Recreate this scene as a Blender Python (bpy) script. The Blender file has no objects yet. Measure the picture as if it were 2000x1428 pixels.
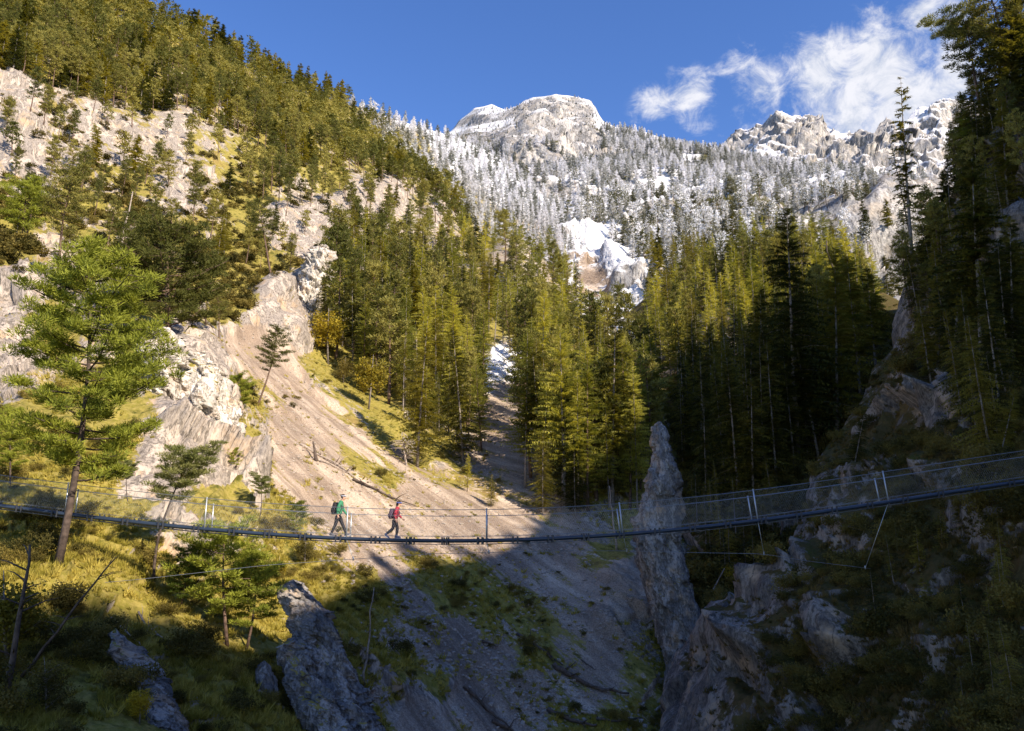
import bpy, bmesh, math, random
import numpy as np
from mathutils import Vector, Matrix, Euler, Quaternion

R = math.radians
SC = bpy.context.scene
COL = SC.collection
rng = np.random.default_rng(7)
random.seed(7)

# ------------------------------------------------------------------ camera, light, exposure
PITCH = R(12.5); FPX = 1570.0
cam_d = bpy.data.cameras.new('camera'); cam = bpy.data.objects.new('camera', cam_d); COL.objects.link(cam)
cam_d.sensor_width = 36; cam_d.lens = 36 * FPX / 2000; cam_d.clip_start = 0.5; cam_d.clip_end = 20000
cam.location = (0, 0, 0); cam.rotation_euler = (R(90) + PITCH, 0, 0)
SC.camera = cam
SUN_AZ = R(47)      # measured from straight behind the camera towards the right
SUN_EL = R(33)
SUN = np.array([math.sin(SUN_AZ) * math.cos(SUN_EL), -math.cos(SUN_AZ) * math.cos(SUN_EL), math.sin(SUN_EL)])
sl = bpy.data.lights.new('sun', 'SUN'); sun = bpy.data.objects.new('sun', sl); COL.objects.link(sun)
sl.energy = 5.0; sl.angle = R(0.5); sl.color = (1.0, 0.87, 0.70)
sun.rotation_euler = Vector(SUN).to_track_quat('Z', 'Y').to_euler()
sun.location = (200, -120, 200)
SC.view_settings.view_transform = 'Standard'; SC.view_settings.look = 'None'
SC.view_settings.exposure = 0.84; SC.view_settings.gamma = 1.0; SC.view_settings.use_curve_mapping = False

def P(px, py, Y):
    """the place at forward distance Y that the photograph shows at a pixel"""
    px = np.asarray(px, float); py = np.asarray(py, float); Y = np.asarray(Y, float)
    x = (px - 1000) / FPX; v = (714 - py) / FPX
    dy = math.cos(PITCH) - v * math.sin(PITCH); dz = math.sin(PITCH) + v * math.cos(PITCH)
    s = Y / dy
    return np.stack([x * s, Y + 0 * s, dz * s], -1)

# ------------------------------------------------------------------ node helper
class NT:
    def __init__(s, tree): s.t = tree; s.n = tree.nodes; s.l = tree.links
    def new(s, typ, **kw):
        n = s.n.new(typ)
        for k, v in kw.items():
            if k.startswith('i_'):
                key = k[2:]; key = int(key) if key.isdigit() else key.replace('_', ' ')
                s.set(n, key, v)
            else: setattr(n, k, v)
        return n
    def set(s, n, key, v):
        sk = n.inputs[key]
        if isinstance(v, bpy.types.NodeSocket): s.l.new(v, sk)
        else:
            if sk.type == 'RGBA' and hasattr(v, '__len__') and len(v) == 3: v = (*v, 1)
            sk.default_value = v
    def math(s, op, a, b=0.0, c=0.0, clamp=False):
        n = s.n.new('ShaderNodeMath'); n.operation = op; n.use_clamp = clamp
        for i, v in enumerate((a, b, c)): s.set(n, i, v)
        return n.outputs[0]
    def ramp(s, v, a, b, smooth=True, lo=0.0, hi=1.0):
        n = s.n.new('ShaderNodeMapRange'); n.interpolation_type = 'SMOOTHSTEP' if smooth else 'LINEAR'
        for i, x in enumerate((v, a, b, lo, hi)): s.set(n, i, x)
        return n.outputs[0]
    def mix(s, f, a, b):
        n = s.n.new('ShaderNodeMix'); n.data_type = 'RGBA'
        s.set(n, 0, f); s.set(n, 6, a); s.set(n, 7, b)
        return n.outputs[2]
    def mul(s, a, b):
        n = s.n.new('ShaderNodeMix'); n.data_type = 'RGBA'; n.blend_type = 'MULTIPLY'
        s.set(n, 0, 1.0); s.set(n, 6, a); s.set(n, 7, b)
        return n.outputs[2]
    def noise(s, co, scale, detail=4, rough=0.55, dist=0.0, out=0):
        n = s.n.new('ShaderNodeTexNoise'); s.set(n, 'Vector', co); s.set(n, 'Scale', scale)
        s.set(n, 'Detail', detail); s.set(n, 'Roughness', rough); s.set(n, 'Distortion', dist)
        return n.outputs[out]
    def stretch(s, co, sc, rot=(0, 0, 0)):
        n = s.n.new('ShaderNodeMapping'); s.set(n, 'Vector', co); n.inputs['Scale'].default_value = sc
        n.inputs['Rotation'].default_value = rot
        return n.outputs[0]

# ------------------------------------------------------------------ world: clear autumn sky with one torn cloud
w = bpy.data.worlds.new('World'); SC.world = w; w.use_nodes = True
n = NT(w.node_tree); w.node_tree.nodes.clear()
sky = n.new('ShaderNodeTexSky', sky_type='NISHITA', sun_disc=False, sun_elevation=SUN_EL,
            sun_rotation=math.atan2(SUN[0], SUN[1]), altitude=300, air_density=1.0, dust_density=0.25, ozone_density=2.5)
hsv = n.new('ShaderNodeHueSaturation'); n.set(hsv, 'Color', sky.outputs[0]); n.set(hsv, 'Saturation', 1.22); n.set(hsv, 'Hue', 0.514); n.set(hsv, 'Value', 1.08)
bg = n.new('ShaderNodeBackground', i_Strength=0.118); n.set(bg, 'Color', hsv.outputs[0])
co = n.new('ShaderNodeTexCoord').outputs['Generated']
def blob(px, py, rad_px, amp):
    d = P(px, py, 1.0); d = d / np.linalg.norm(d)
    dn = n.new('ShaderNodeVectorMath', operation='DISTANCE'); n.set(dn, 0, co); dn.inputs[1].default_value = tuple(d)
    return n.ramp(dn.outputs['Value'], rad_px / FPX, 0.0, True, 0.0, amp)
tot = None
for b in ((1290, 212, 80, .60), (1345, 205, 100, .66), (1400, 235, 110, .62), (1460, 235, 120, .70), (1500, 175, 130, .88), (1590, 150, 160, .92), (1640, 215, 150, .88), (1720, 130, 150, .82), (1770, 210, 150, .88), (1850, 160, 120, .6), (1550, 45, 55, .42), (1560, 100, 80, .5), (1700, 40, 120, .42), (1800, 15, 110, .55), (1900, 80, 110, .4)):
    v = blob(*b); tot = v if tot is None else n.math('MAXIMUM', tot, v)
wn = n.noise(n.stretch(co, (1.0, 1.0, 1.35)), 9.0, 9, 0.60, 0.5)
wn2 = n.noise(n.stretch(co, (1.0, 1.0, 1.2)), 26.0, 9, 0.68, 0.6)
cl = n.math('ADD', n.math('MULTIPLY', n.math('SUBTRACT', wn, 0.5), 2.3), n.math('MULTIPLY', n.math('SUBTRACT', wn2, 0.5), 1.5))
cf = n.math('MULTIPLY', n.ramp(n.math('ADD', cl, tot), 0.20, 0.95), n.ramp(tot, 0.02, 0.2))
cbg = n.new('ShaderNodeBackground', i_Strength=1.0)
n.set(cbg, 'Color', n.mix(n.ramp(wn2, .35, .65), (0.36, 0.39, 0.46), (0.54, 0.54, 0.57)))
ms = n.new('ShaderNodeMixShader'); n.set(ms, 0, n.math('MULTIPLY', cf, 0.95)); n.set(ms, 1, bg.outputs[0]); n.set(ms, 2, cbg.outputs[0])
wo = n.new('ShaderNodeOutputWorld'); n.l.new(ms.outputs[0], wo.inputs[0])

# ------------------------------------------------------------------ numpy noise
def _h(ix, iy, iz, seed):
    h = (ix.astype(np.int64) * 374761393 + iy.astype(np.int64) * 668265263 + iz.astype(np.int64) * 2147483647 + seed * 974711) & 0xffffffff
    h = ((h ^ (h >> 13)) * 1274126177) & 0xffffffff
    return (((h ^ (h >> 16)) & 0xffffff) / float(0xffffff)) * 2 - 1
def vnoise(p, seed=0):
    f = np.floor(p); t = p - f; t = t * t * t * (t * (t * 6 - 15) + 10)
    ix, iy, iz = f[..., 0].astype(np.int64), f[..., 1].astype(np.int64), f[..., 2].astype(np.int64)
    r = 0
    for a in (0, 1):
        wa = t[..., 0] if a else 1 - t[..., 0]
        for b in (0, 1):
            wb = t[..., 1] if b else 1 - t[..., 1]
            for c in (0, 1):
                wc = t[..., 2] if c else 1 - t[..., 2]
                r = r + _h(ix + a, iy + b, iz + c, seed) * wa * wb * wc
    return r

def facets(p, seed=0):
    """flat broken faces: every cell of a jittered lattice carries its own tilted plane"""
    f = np.floor(p).astype(np.int64); best = np.full(p.shape[:-1], 1e9); val = np.zeros(p.shape[:-1])
    for a in (-1, 0, 1):
        for b in (-1, 0, 1):
            for c in (-1, 0, 1):
                ix, iy, iz = f[..., 0] + a, f[..., 1] + b, f[..., 2] + c
                h = [_h(ix, iy, iz, seed + k) for k in range(6)]
                dx = p[..., 0] - (ix + .5 + .45 * h[0]); dy = p[..., 1] - (iy + .5 + .45 * h[1]); dz = p[..., 2] - (iz + .5 + .45 * h[2])
                d = dx * dx + dy * dy + dz * dz; k = d < best
                best = np.where(k, d, best); val = np.where(k, h[3] * dx + h[4] * dy + h[5] * dz + .35 * h[0], val)
    return val
def tps(pts, q):
    """thin plate spline of values pts[:,2] at q(...,2)"""
    pts = np.array(pts, float); X = pts[:, :2] / 500.0; v = pts[:, 2]
    N = len(X)
    def U(r2): return 0.5 * r2 * np.log(r2 + 1e-12)
    K = U(((X[:, None] - X[None]) ** 2).sum(-1)) + np.eye(N) * 0.004
    Pm = np.hstack([np.ones((N, 1)), X]); A = np.zeros((N + 3, N + 3)); A[:N, :N] = K; A[:N, N:] = Pm; A[N:, :N] = Pm.T
    c = np.linalg.solve(A, np.concatenate([v, np.zeros(3)]))
    Q = np.asarray(q, float) / 500.0; out = c[N] + c[N + 1] * Q[..., 0] + c[N + 2] * Q[..., 1]
    for i in range(N): out = out + c[i] * U(((Q - X[i]) ** 2).sum(-1))
    return out
def idw(ctrl, q, power=3.2):
    """weights of classes: ctrl rows px,py,letter -> dict of arrays"""
    W = 0; out = {k: 0 for k in 'rgsfn'}
    for (x, y, c) in ctrl:
        d = ((q[..., 0] - x) ** 2 + (q[..., 1] - y) ** 2 + 15 ** 2) ** (-power / 2)
        W = W + d
        for k in c: out[k] = out[k] + d / len(c)
    return {k: (v / W if not np.isscalar(v) else np.zeros(q.shape[:-1])) for k, v in out.items()}

# ------------------------------------------------------------------ mesh helpers
def raw_mesh(name, V, F, mats=(), midx=None, smooth=False):
    V = np.ascontiguousarray(V, np.float32); F = np.ascontiguousarray(F, np.int32); k = F.shape[1]
    me = bpy.data.meshes.new(name)
    me.vertices.add(len(V)); me.vertices.foreach_set('co', V.ravel())
    me.loops.add(F.size); me.loops.foreach_set('vertex_index', F.ravel())
    me.polygons.add(len(F)); me.polygons.foreach_set('loop_start', np.arange(0, F.size, k, dtype=np.int32))
    try: me.polygons.foreach_set('loop_total', np.full(len(F), k, np.int32))
    except Exception: pass
    if midx is not None: me.polygons.foreach_set('material_index', np.ascontiguousarray(midx, np.int32))
    me.polygons.foreach_set('use_smooth', np.full(len(F), smooth))
    for m in mats: me.materials.append(m)
    me.update(calc_edges=True)
    return me
def link(name, me, parent=None, **props):
    o = bpy.data.objects.new(name, me); COL.objects.link(o)
    if parent is not None: o.parent = parent
    for k, v in props.items(): o[k] = v
    return o
def thing(name, label, cat, loc=(0, 0, 0), group=None):
    o = link(name, None, label=label, category=cat); o.location = loc
    if group: o['group'] = group
    return o

class Geo:
    """collects tubes, boxes, loose triangles; build() makes ONE mesh"""
    def __init__(s): s.V = []; s.F = []; s.M = []; s.k = 0
    def add(s, V, F, m=0):
        V = np.asarray(V, float).reshape(-1, 3); F = np.asarray(F, int).reshape(-1, 3)
        s.V.append(V); s.F.append(F + s.k); s.M.append(np.full(len(F), m)); s.k += len(V)
    def tris(s, A, B, C, m=0):
        N = len(A); V = np.stack([A, B, C], 1).reshape(-1, 3); s.add(V, np.arange(N * 3).reshape(-1, 3), m)
    def tube(s, pts, rad, n=6, m=0, cap=True, rough=0.0):
        pts = np.asarray(pts, float); N = len(pts); rad = np.broadcast_to(np.asarray(rad, float), (N,))
        T = np.gradient(pts, axis=0); T /= np.linalg.norm(T, axis=1)[:, None] + 1e-9
        ref = np.array([0.0, 1.0, 0.0]) if abs(T[:, 1]).mean() < 0.8 else np.array([1.0, 0, 0])
        A = np.cross(T, ref); A /= np.linalg.norm(A, axis=1)[:, None] + 1e-9; B = np.cross(T, A)
        th = np.arange(n) / n * 2 * math.pi
        rr = rad[:, None] * (1 + rough * (rng.random((N, n)) - .5)) if rough else np.repeat(rad[:, None], n, 1)
        V = pts[:, None] + rr[..., None] * (np.cos(th)[None, :, None] * A[:, None] + np.sin(th)[None, :, None] * B[:, None])
        i = np.arange(N - 1)[:, None] * n; j = np.arange(n)[None]; j2 = (j + 1) % n
        a, b, c, d = i + j, i + j2, i + n + j2, i + n + j
        F = np.concatenate([np.stack([a, b, c], -1).reshape(-1, 3), np.stack([a, c, d], -1).reshape(-1, 3)])
        if cap and n > 2:
            e0 = [[0, k + 1, k] for k in range(1, n - 1)]; q = (N - 1) * n
            e1 = [[q, q + k, q + k + 1] for k in range(1, n - 1)]
            F = np.concatenate([F, np.array(e0 + e1)])
        s.add(V.reshape(-1, 3), F, m)
    def box(s, c, size, m=0, M=None):
        c = np.asarray(c, float); h = np.asarray(size, float) / 2
        V = np.array([[x, y, z] for x in (-1, 1) for y in (-1, 1) for z in (-1, 1)]) * h
        if M is not None: V = V @ np.array(M).T
        F = [[0, 1, 3], [0, 3, 2], [4, 6, 7], [4, 7, 5], [0, 4, 5], [0, 5, 1], [2, 3, 7], [2, 7, 6], [0, 2, 6], [0, 6, 4], [1, 5, 7], [1, 7, 3]]
        s.add(V + c, F, m)
    def mesh(s, name, mats, smooth=False):
        return raw_mesh(name, np.concatenate(s.V), np.concatenate(s.F), mats, np.concatenate(s.M), smooth)

# ------------------------------------------------------------------ materials
def mat(name):
    m = bpy.data.materials.new(name); m.use_nodes = True; t = NT(m.node_tree); m.node_tree.nodes.clear()
    b = t.new('ShaderNodeBsdfPrincipled'); o = t.new('ShaderNodeOutputMaterial'); t.l.new(b.outputs[0], o.inputs[0])
    b.inputs['Roughness'].default_value = 0.85; b.inputs['Specular IOR Level'].default_value = 0.15
    return m, t, b, o
def simple(name, col, rough=0.6, metal=0.0, var=0.15, scale=6.0, spec=0.3):
    m, t, b, o = mat(name)
    g = t.new('ShaderNodeTexCoord').outputs['Object']
    f = t.noise(g, scale, 5, 0.6)
    c1 = tuple(c * (1 - var) for c in col); c2 = tuple(min(1, c * (1 + var)) for c in col)
    t.set(b, 'Base Color', t.mix(t.ramp(f, .3, .7), c1, c2)); t.set(b, 'Roughness', rough); t.set(b, 'Metallic', metal)
    b.inputs['Specular IOR Level'].default_value = spec
    return m
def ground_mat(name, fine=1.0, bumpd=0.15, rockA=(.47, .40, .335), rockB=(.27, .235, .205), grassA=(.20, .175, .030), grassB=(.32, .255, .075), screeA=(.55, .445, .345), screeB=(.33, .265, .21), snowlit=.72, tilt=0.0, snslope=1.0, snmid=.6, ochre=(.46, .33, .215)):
    m, t, b, o = mat(name)
    pos = t.new('ShaderNodeNewGeometry'); P_ = pos.outputs['Position']; N_ = t.new('ShaderNodeSeparateXYZ', i_0=pos.outputs['Normal']).outputs[2]
    att = t.new('ShaderNodeAttribute', attribute_name='mask'); sp = t.new('ShaderNodeSeparateColor'); t.set(sp, 0, att.outputs[0])
    veg, scr, snw = sp.outputs[0], sp.outputs[1], sp.outputs[2]
    n1 = t.noise(P_, 0.10 * fine, 13, 0.68)
    n2 = t.noise(t.stretch(P_, (1, 1, .35), (0, tilt, 0)), 0.55 * fine, 10, 0.62, 0.3)
    n3 = t.noise(P_, 2.6 * fine, 6, 0.7)
    # rock
    crack = t.ramp(t.math('ABSOLUTE', t.math('SUBTRACT', n2, 0.5)), 0.0, 0.035)
    n4 = t.noise(t.stretch(P_, (1, 1, .38), (0, tilt, 0)), 4.0 * fine, 9, .78)
    rock = t.mix(t.ramp(n2, .38, .60), rockB, rockA)
    rock = t.mix(t.math('MULTIPLY', t.ramp(n4, .53, .36), .80), rock, (rockB[0] * .30, rockB[1] * .28, rockB[2] * .28))
    rock = t.mix(t.ramp(t.noise(P_, .35 * fine, 5, .6), .52, .72), rock, ochre)
    rock = t.mix(t.math('MULTIPLY', t.math('SUBTRACT', 1.0, crack), .75), rock, (.09, .078, .065))
    rock = t.mix(t.math('MULTIPLY', t.ramp(n4, .52, .68), .45), rock, tuple(min(.7, c * 1.35) for c in rockA))
    # scree with stones of every size
    vo = t.new('ShaderNodeTexVoronoi', i_Scale=3.2 * fine); t.set(vo, 'Vector', P_)
    vo2 = t.new('ShaderNodeTexVoronoi', i_Scale=9.0 * fine); t.set(vo2, 'Vector', P_)
    sc1 = t.mix(t.ramp(n1, .38, .62), screeB, screeA)
    vs = t.new('ShaderNodeSeparateColor'); t.set(vs, 0, vo2.outputs['Color'])
    sc1 = t.mix(t.math('MULTIPLY', t.ramp(vs.outputs[0], .55, 1.0, False), .4), sc1, (.56, .50, .43))
    sc1 = t.mix(t.math('MULTIPLY', t.ramp(vo2.outputs['Distance'], .35, .75), .5), sc1, (.14, .11, .085))
    st = t.new('ShaderNodeMapping'); t.set(st, 'Vector', P_); st.inputs['Rotation'].default_value = (0, 0, R(-50))
    stn = t.noise(t.stretch(st.outputs[0], (1, .10, .10)), .55 * fine, 6, .62, .2)
    sc1 = t.mix(t.ramp(stn, .42, .66), t.mul(sc1, (.70, .65, .61)), t.mul(sc1, (1.18, 1.16, 1.13)))
    # grass
    gr = t.mix(t.ramp(n3, .35, .65), grassA, grassB)
    gr = t.mix(t.ramp(t.noise(P_, .8 * fine, 8, .7), .5, .68), gr, (.055, .062, .012))
    gr = t.mix(t.math('MULTIPLY', t.ramp(n1, .54, .7), .6), gr, (.24, .15, .07))
    col = rock
    fs = t.ramp(t.math('ADD', scr, t.math('MULTIPLY', t.math('SUBTRACT', n1, .5), 1.3)), .40, .58)
    col = t.mix(fs, col, sc1)
    nz = t.math('MULTIPLY', t.math('SUBTRACT', N_, .58), .75)
    fv = t.ramp(t.math('ADD', t.math('ADD', t.math('ADD', veg, t.math('MULTIPLY', t.math('SUBTRACT', .5, stn), 1.5)), t.math('MULTIPLY', t.math('SUBTRACT', n1, .5), 2.0)), t.math('ADD', t.math('MULTIPLY', t.math('SUBTRACT', n3, .5), .8), nz)), .44, .58)
    col = t.mix(fv, col, gr)
    fn = t.ramp(t.math('ADD', t.math('ADD', snw, t.math('MULTIPLY', t.math('SUBTRACT', n3, .5), .9)), t.math('MULTIPLY', t.math('SUBTRACT', N_, snmid), snslope)), .42, .6)
    fn = t.math('MULTIPLY', fn, t.ramp(snw, .06, .25))
    col = t.mix(fn, col, (snowlit, snowlit, snowlit * 1.03))
    t.set(b, 'Base Color', col)
    h = t.math('ADD', t.math('MULTIPLY', n2, 1.0), t.math('ADD', t.math('MULTIPLY', n3, .6), t.math('MULTIPLY', vo.outputs['Distance'], .25)))
    bp = t.new('ShaderNodeBump', i_Strength=.9, i_Distance=bumpd); t.set(bp, 'Height', h)
    t.set(b, 'Normal', bp.outputs[0]); b.inputs['Roughness'].default_value = .95; b.inputs['Specular IOR Level'].default_value = .08
    return m
def leaf_mat(name, c1, c2, snow=0.0, trans=.35, nscale=1.3):
    m, t, b, o = mat(name)
    oi = t.new('ShaderNodeObjectInfo'); g = t.new('ShaderNodeNewGeometry')
    f = t.noise(g.outputs['Position'], nscale, 3, .6)
    rndm = oi.outputs['Random']
    col = t.mix(t.ramp(t.math('ADD', f, t.math('MULTIPLY', t.math('SUBTRACT', rndm, .5), .45)), .3, .72), c1, c2)
    if snow > 0:
        nz = t.new('ShaderNodeSeparateXYZ', i_0=g.outputs['Normal']).outputs[2]
        f2 = t.noise(g.outputs['Position'], .9, 4, .7)
        a = t.math('ADD', t.math('ADD', t.math('MULTIPLY', t.math('SUBTRACT', f2, .5), 1.6), t.math('MULTIPLY', nz, .32)), t.math('ADD', t.math('MULTIPLY', t.math('SUBTRACT', rndm, .5), .5), snow))
        col = t.mix(t.ramp(a, .38, .62), col, (.86, .86, .89))
    t.set(b, 'Base Color', col); b.inputs['Roughness'].default_value = .7; b.inputs['Specular IOR Level'].default_value = .2
    tr = t.new('ShaderNodeBsdfTranslucent'); t.set(tr, 'Color', t.mul(col, (1.35, 1.25, .55)) if snow < .2 else col)
    mx = t.new('ShaderNodeMixShader', i_0=trans * .8); t.l.new(b.outputs[0], mx.inputs[1]); t.l.new(tr.outputs[0], mx.inputs[2]); t.l.new(mx.outputs[0], o.inputs[0])
    return m
M = {}
M['ground'] = ground_mat('mountain_ground', 1.0, .18)
M['farground'] = ground_mat('snowy_mountain_ground', .16, 1.6, rockA=(.46, .435, .415), rockB=(.22, .22, .23), snslope=1.6, snmid=.60, ochre=(.40, .35, .30), snowlit=.62, grassA=(.07,.07,.03), grassB=(.10,.09,.05))
M['dark_ground'] = ground_mat('shady_cliff_ground', 1.3, .16, rockA=(.29, .243, .205), rockB=(.12, .103, .092), grassA=(.062, .052, .016), grassB=(.10, .070, .028), screeA=(.27, .22, .18), screeB=(.16, .13, .11))  # darker copy of the mountain ground, shade put into its colours
M['fin'] = ground_mat('grey_limestone', 1.6, .14, rockA=(.36, .335, .315), rockB=(.15, .145, .145), tilt=.35)
M['white_rock'] = ground_mat('white_limestone', 1.6, .14, rockA=(.72, .66, .58), rockB=(.46, .42, .37))
M['pine'] = leaf_mat('pine_needles', (.095, .102, .022), (.32, .285, .072), trans=.4)
M['pine_bright'] = leaf_mat('green_pine_needles', (.075, .105, .014), (.29, .315, .042), trans=.4, nscale=1.0)  # greener needle colour for near pines
M['pine_pale'] = leaf_mat('pale_pine_needles', (.16, .18, .05), (.27, .27, .10), trans=.4)
M['spruce'] = leaf_mat('spruce_needles', (.045, .054, .015), (.27, .24, .045), trans=.4)
M['larch'] = leaf_mat('larch_needles', (.19, .205, .035), (.53, .50, .10), trans=.5)
M['dusted'] = leaf_mat('dusted_spruce_needles', (.09, .09, .03), (.18, .17, .06), snow=.60)
M['snowy'] = leaf_mat('snowy_spruce_needles', (.10, .11, .07), (.16, .17, .10), snow=.80)
M['leaf_yellow'] = leaf_mat('yellow_autumn_leaves', (.16, .14, .02), (.48, .36, .03), trans=.5)
M['leaf_dry'] = leaf_mat('olive_bush_leaves', (.07, .062, .014), (.20, .155, .035), trans=.35)
M['grass'] = leaf_mat('grass_blades', (.24, .21, .030), (.46, .38, .085), trans=.4, nscale=.5)
M['brown_grass'] = leaf_mat('brown_autumn_grass', (.075, .062, .014), (.17, .115, .035), trans=.35, nscale=.5)
M['bark'] = simple('pine_bark', (.135, .088, .064), .95, var=.45, scale=4)
M['bark_dark'] = simple('shaded_dark_bark', (.075, .055, .045), .95, var=.45, scale=4)  # trunk shade put into the bark colour
M['bark_grey'] = simple('grey_bark', (.24, .205, .18), .95, var=.4, scale=5)
M['deadwood'] = simple('bleached_deadwood', (.34, .28, .23), .9, var=.35, scale=5)
M['darkwood'] = simple('dark_fallen_wood', (.10, .075, .06), .9, var=.4, scale=5)
M['steel'] = simple('galvanised_steel', (.52, .54, .57), .45, .6, .08, 12, .5)
M['cable'] = simple('steel_cable', (.22, .23, .25), .5, .5, .1, 30, .5)
M['pipe'] = simple('blue_black_edge_beam', (.022, .034, .058), .38, .0, .15, 8, .5)
M['clamp'] = simple('dark_steel_clamp', (.05, .052, .06), .5, .3, .1, 20, .4)
M['board'] = simple('steel_grating', (.17, .18, .20), .5, .5, .15, 10, .4)

# ------------------------------------------------------------------ terrain sheets
def interp(tab, x):
    tab = np.array(tab, float); return np.interp(x, tab[:, 0], tab[:, 1])
class Sheet:
    """a hillside surface given by its distance at control pixels; U runs across, T down (or the reverse for side='col')"""
    def __init__(s, name, depth, cls, u0, u1, nu, nt, a, b, rows=False, m=None, rough=1.0, zs=.45, back=8, backd=(1.03, -6), seed=0, side_wrap=False, label_kind='structure', mask_fn=None, slope_pow=1.0, fac=.17):
        s.u0, s.u1, s.nu, s.nt, s.a, s.b, s.rows = u0, u1, nu, nt, a, b, rows
        u = np.linspace(u0, u1, nu); t = np.linspace(0, 1, nt)
        A = interp(a, u) if not np.isscalar(a) else np.full(nu, a); B = interp(b, u) if not np.isscalar(b) else np.full(nu, b)
        s.A, s.B = A, B
        W = A[None] + (B - A)[None] * (t[:, None] ** slope_pow); s.pw = slope_pow
        U = np.broadcast_to(u[None], W.shape)
        PX, PY = (W, U) if rows else (U, W)
        q = np.stack([PX, PY], -1)
        D = np.exp(tps([(x, y, math.log(d)) for x, y, d in depth], q))
        V = P(PX, PY, D)
        c = idw(cls, q)
        mask = np.stack([c['g'] * .85 + c['f'] * .62, c['s'], c['n']], -1)
        if mask_fn is not None: mask = mask_fn(q, mask)
        # displacement along the surface normal, wavelength by wavelength
        du = np.gradient(V, axis=1); dt = np.gradient(V, axis=0)
        Nn = np.cross(du, dt); Nn /= np.linalg.norm(Nn, axis=-1)[..., None] + 1e-9
        flip = (Nn * V).sum(-1) > 0; Nn[flip] *= -1
        sp = np.minimum(np.linalg.norm(du, axis=-1), 1e9) * .6 + np.linalg.norm(dt, axis=-1) * .4
        rockw = np.clip(c['r'] * 1.1 + c['f'] * .35 + c['n'] * .6 + c['g'] * .30 + c['s'] * .07, 0, 1)
        disp = 0; k = 0
        Dm = np.exp(np.mean(np.log(D)))
        for lam in (120, 60, 28, 13, 6, 2.8, 1.3, .6, .3):
            wgt = np.clip((lam / sp - 2.2) / 2.5, 0, 1) * np.clip((.22 * D / lam), 0, 1) ** 1.5
            if wgt.max() <= 0: k += 1; continue
            q3 = V * np.array([1, 1, zs]) / lam + 17.3 * k
            rg = 1 - 2 * np.abs(vnoise(q3, seed + k)) ; sm = vnoise(q3 * .9 + 5, seed + 40 + k)
            if lam > .02 * Dm: wgt = wgt * (.25 + .75 * np.clip(t * 7, 0, 1))[:, None]
            disp = disp + wgt * lam * rough * (rockw * .075 * rg + (.016 + .03 * rockw) * sm)
            if lam in (13, 6, 2.8, 1.3, .6) or (Dm > 500 and lam in (60, 28)): disp = disp + wgt * lam * rough * rockw * fac * facets(q3 * 1.1, seed + 60 + k)
            k += 1
        V = V + Nn * disp[..., None]
        s.V, s.mask, s.D = V, mask, D
        full = V; mk = mask
        if back:                                   # the hill goes on behind its skyline
            ext = []; 
            for i in range(1, back + 1):
                f = backd[0] ** (i * i * .6); r0 = V[0].copy()
                e = r0 * np.array([f, f, 1.0]); e[:, 2] += backd[1] * .02 * (i ** 1.7) * (D[0] / 10)
                ext.append(e)
            full = np.concatenate([np.array(ext[::-1]), V]); mk = np.concatenate([np.repeat(mask[:1], back, 0), mask])
        if side_wrap:                              # rows sheet: the near edge (t=0) turns away from the viewer
            pass
        nr, nc = full.shape[:2]
        i = np.arange(nr - 1)[:, None] * nc; j = np.arange(nc - 1)[None]
        F = np.stack([i + j, i + nc + j, i + nc + j + 1, i + j + 1], -1).reshape(-1, 4)
        if rows: F = F[:, ::-1]
        me = raw_mesh(name, full.reshape(-1, 3), F, [m], None, True)
        ca = me.color_attributes.new('mask', 'FLOAT_COLOR', 'POINT')
        ca.data.foreach_set('color', np.concatenate([mk.reshape(-1, 3), np.ones((nr * nc, 1))], 1).astype(np.float32).ravel())
        s.o = link(name, me, kind=label_kind)
    def at(s, px, py):
        px = np.asarray(px, float); py = np.asarray(py, float)
        u, w_ = (py, px) if s.rows else (px, py)
        fu = np.clip((u - s.u0) / (s.u1 - s.u0) * (s.nu - 1), 0, s.nu - 1.001)
        i = fu.astype(int); f = fu - i
        A = s.A[i] * (1 - f) + s.A[i + 1] * f; B = s.B[i] * (1 - f) + s.B[i + 1] * f
        tt = np.clip((w_ - A) / (B - A), 0, 1) ** (1 / s.pw)
        ft = np.clip(tt * (s.nt - 1), 0, s.nt - 1.001); j = ft.astype(int); g = ft - j
        f = f[..., None]; g = g[..., None]; V = s.V
        return (V[j, i] * (1 - f) + V[j, i + 1] * f) * (1 - g) + (V[j + 1, i] * (1 - f) + V[j + 1, i + 1] * f) * g

def C(txt):
    out = []
    for tok in txt.split():
        a, b_, c = tok.split(','); out.append((float(a), float(b_), c))
    return out

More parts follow.
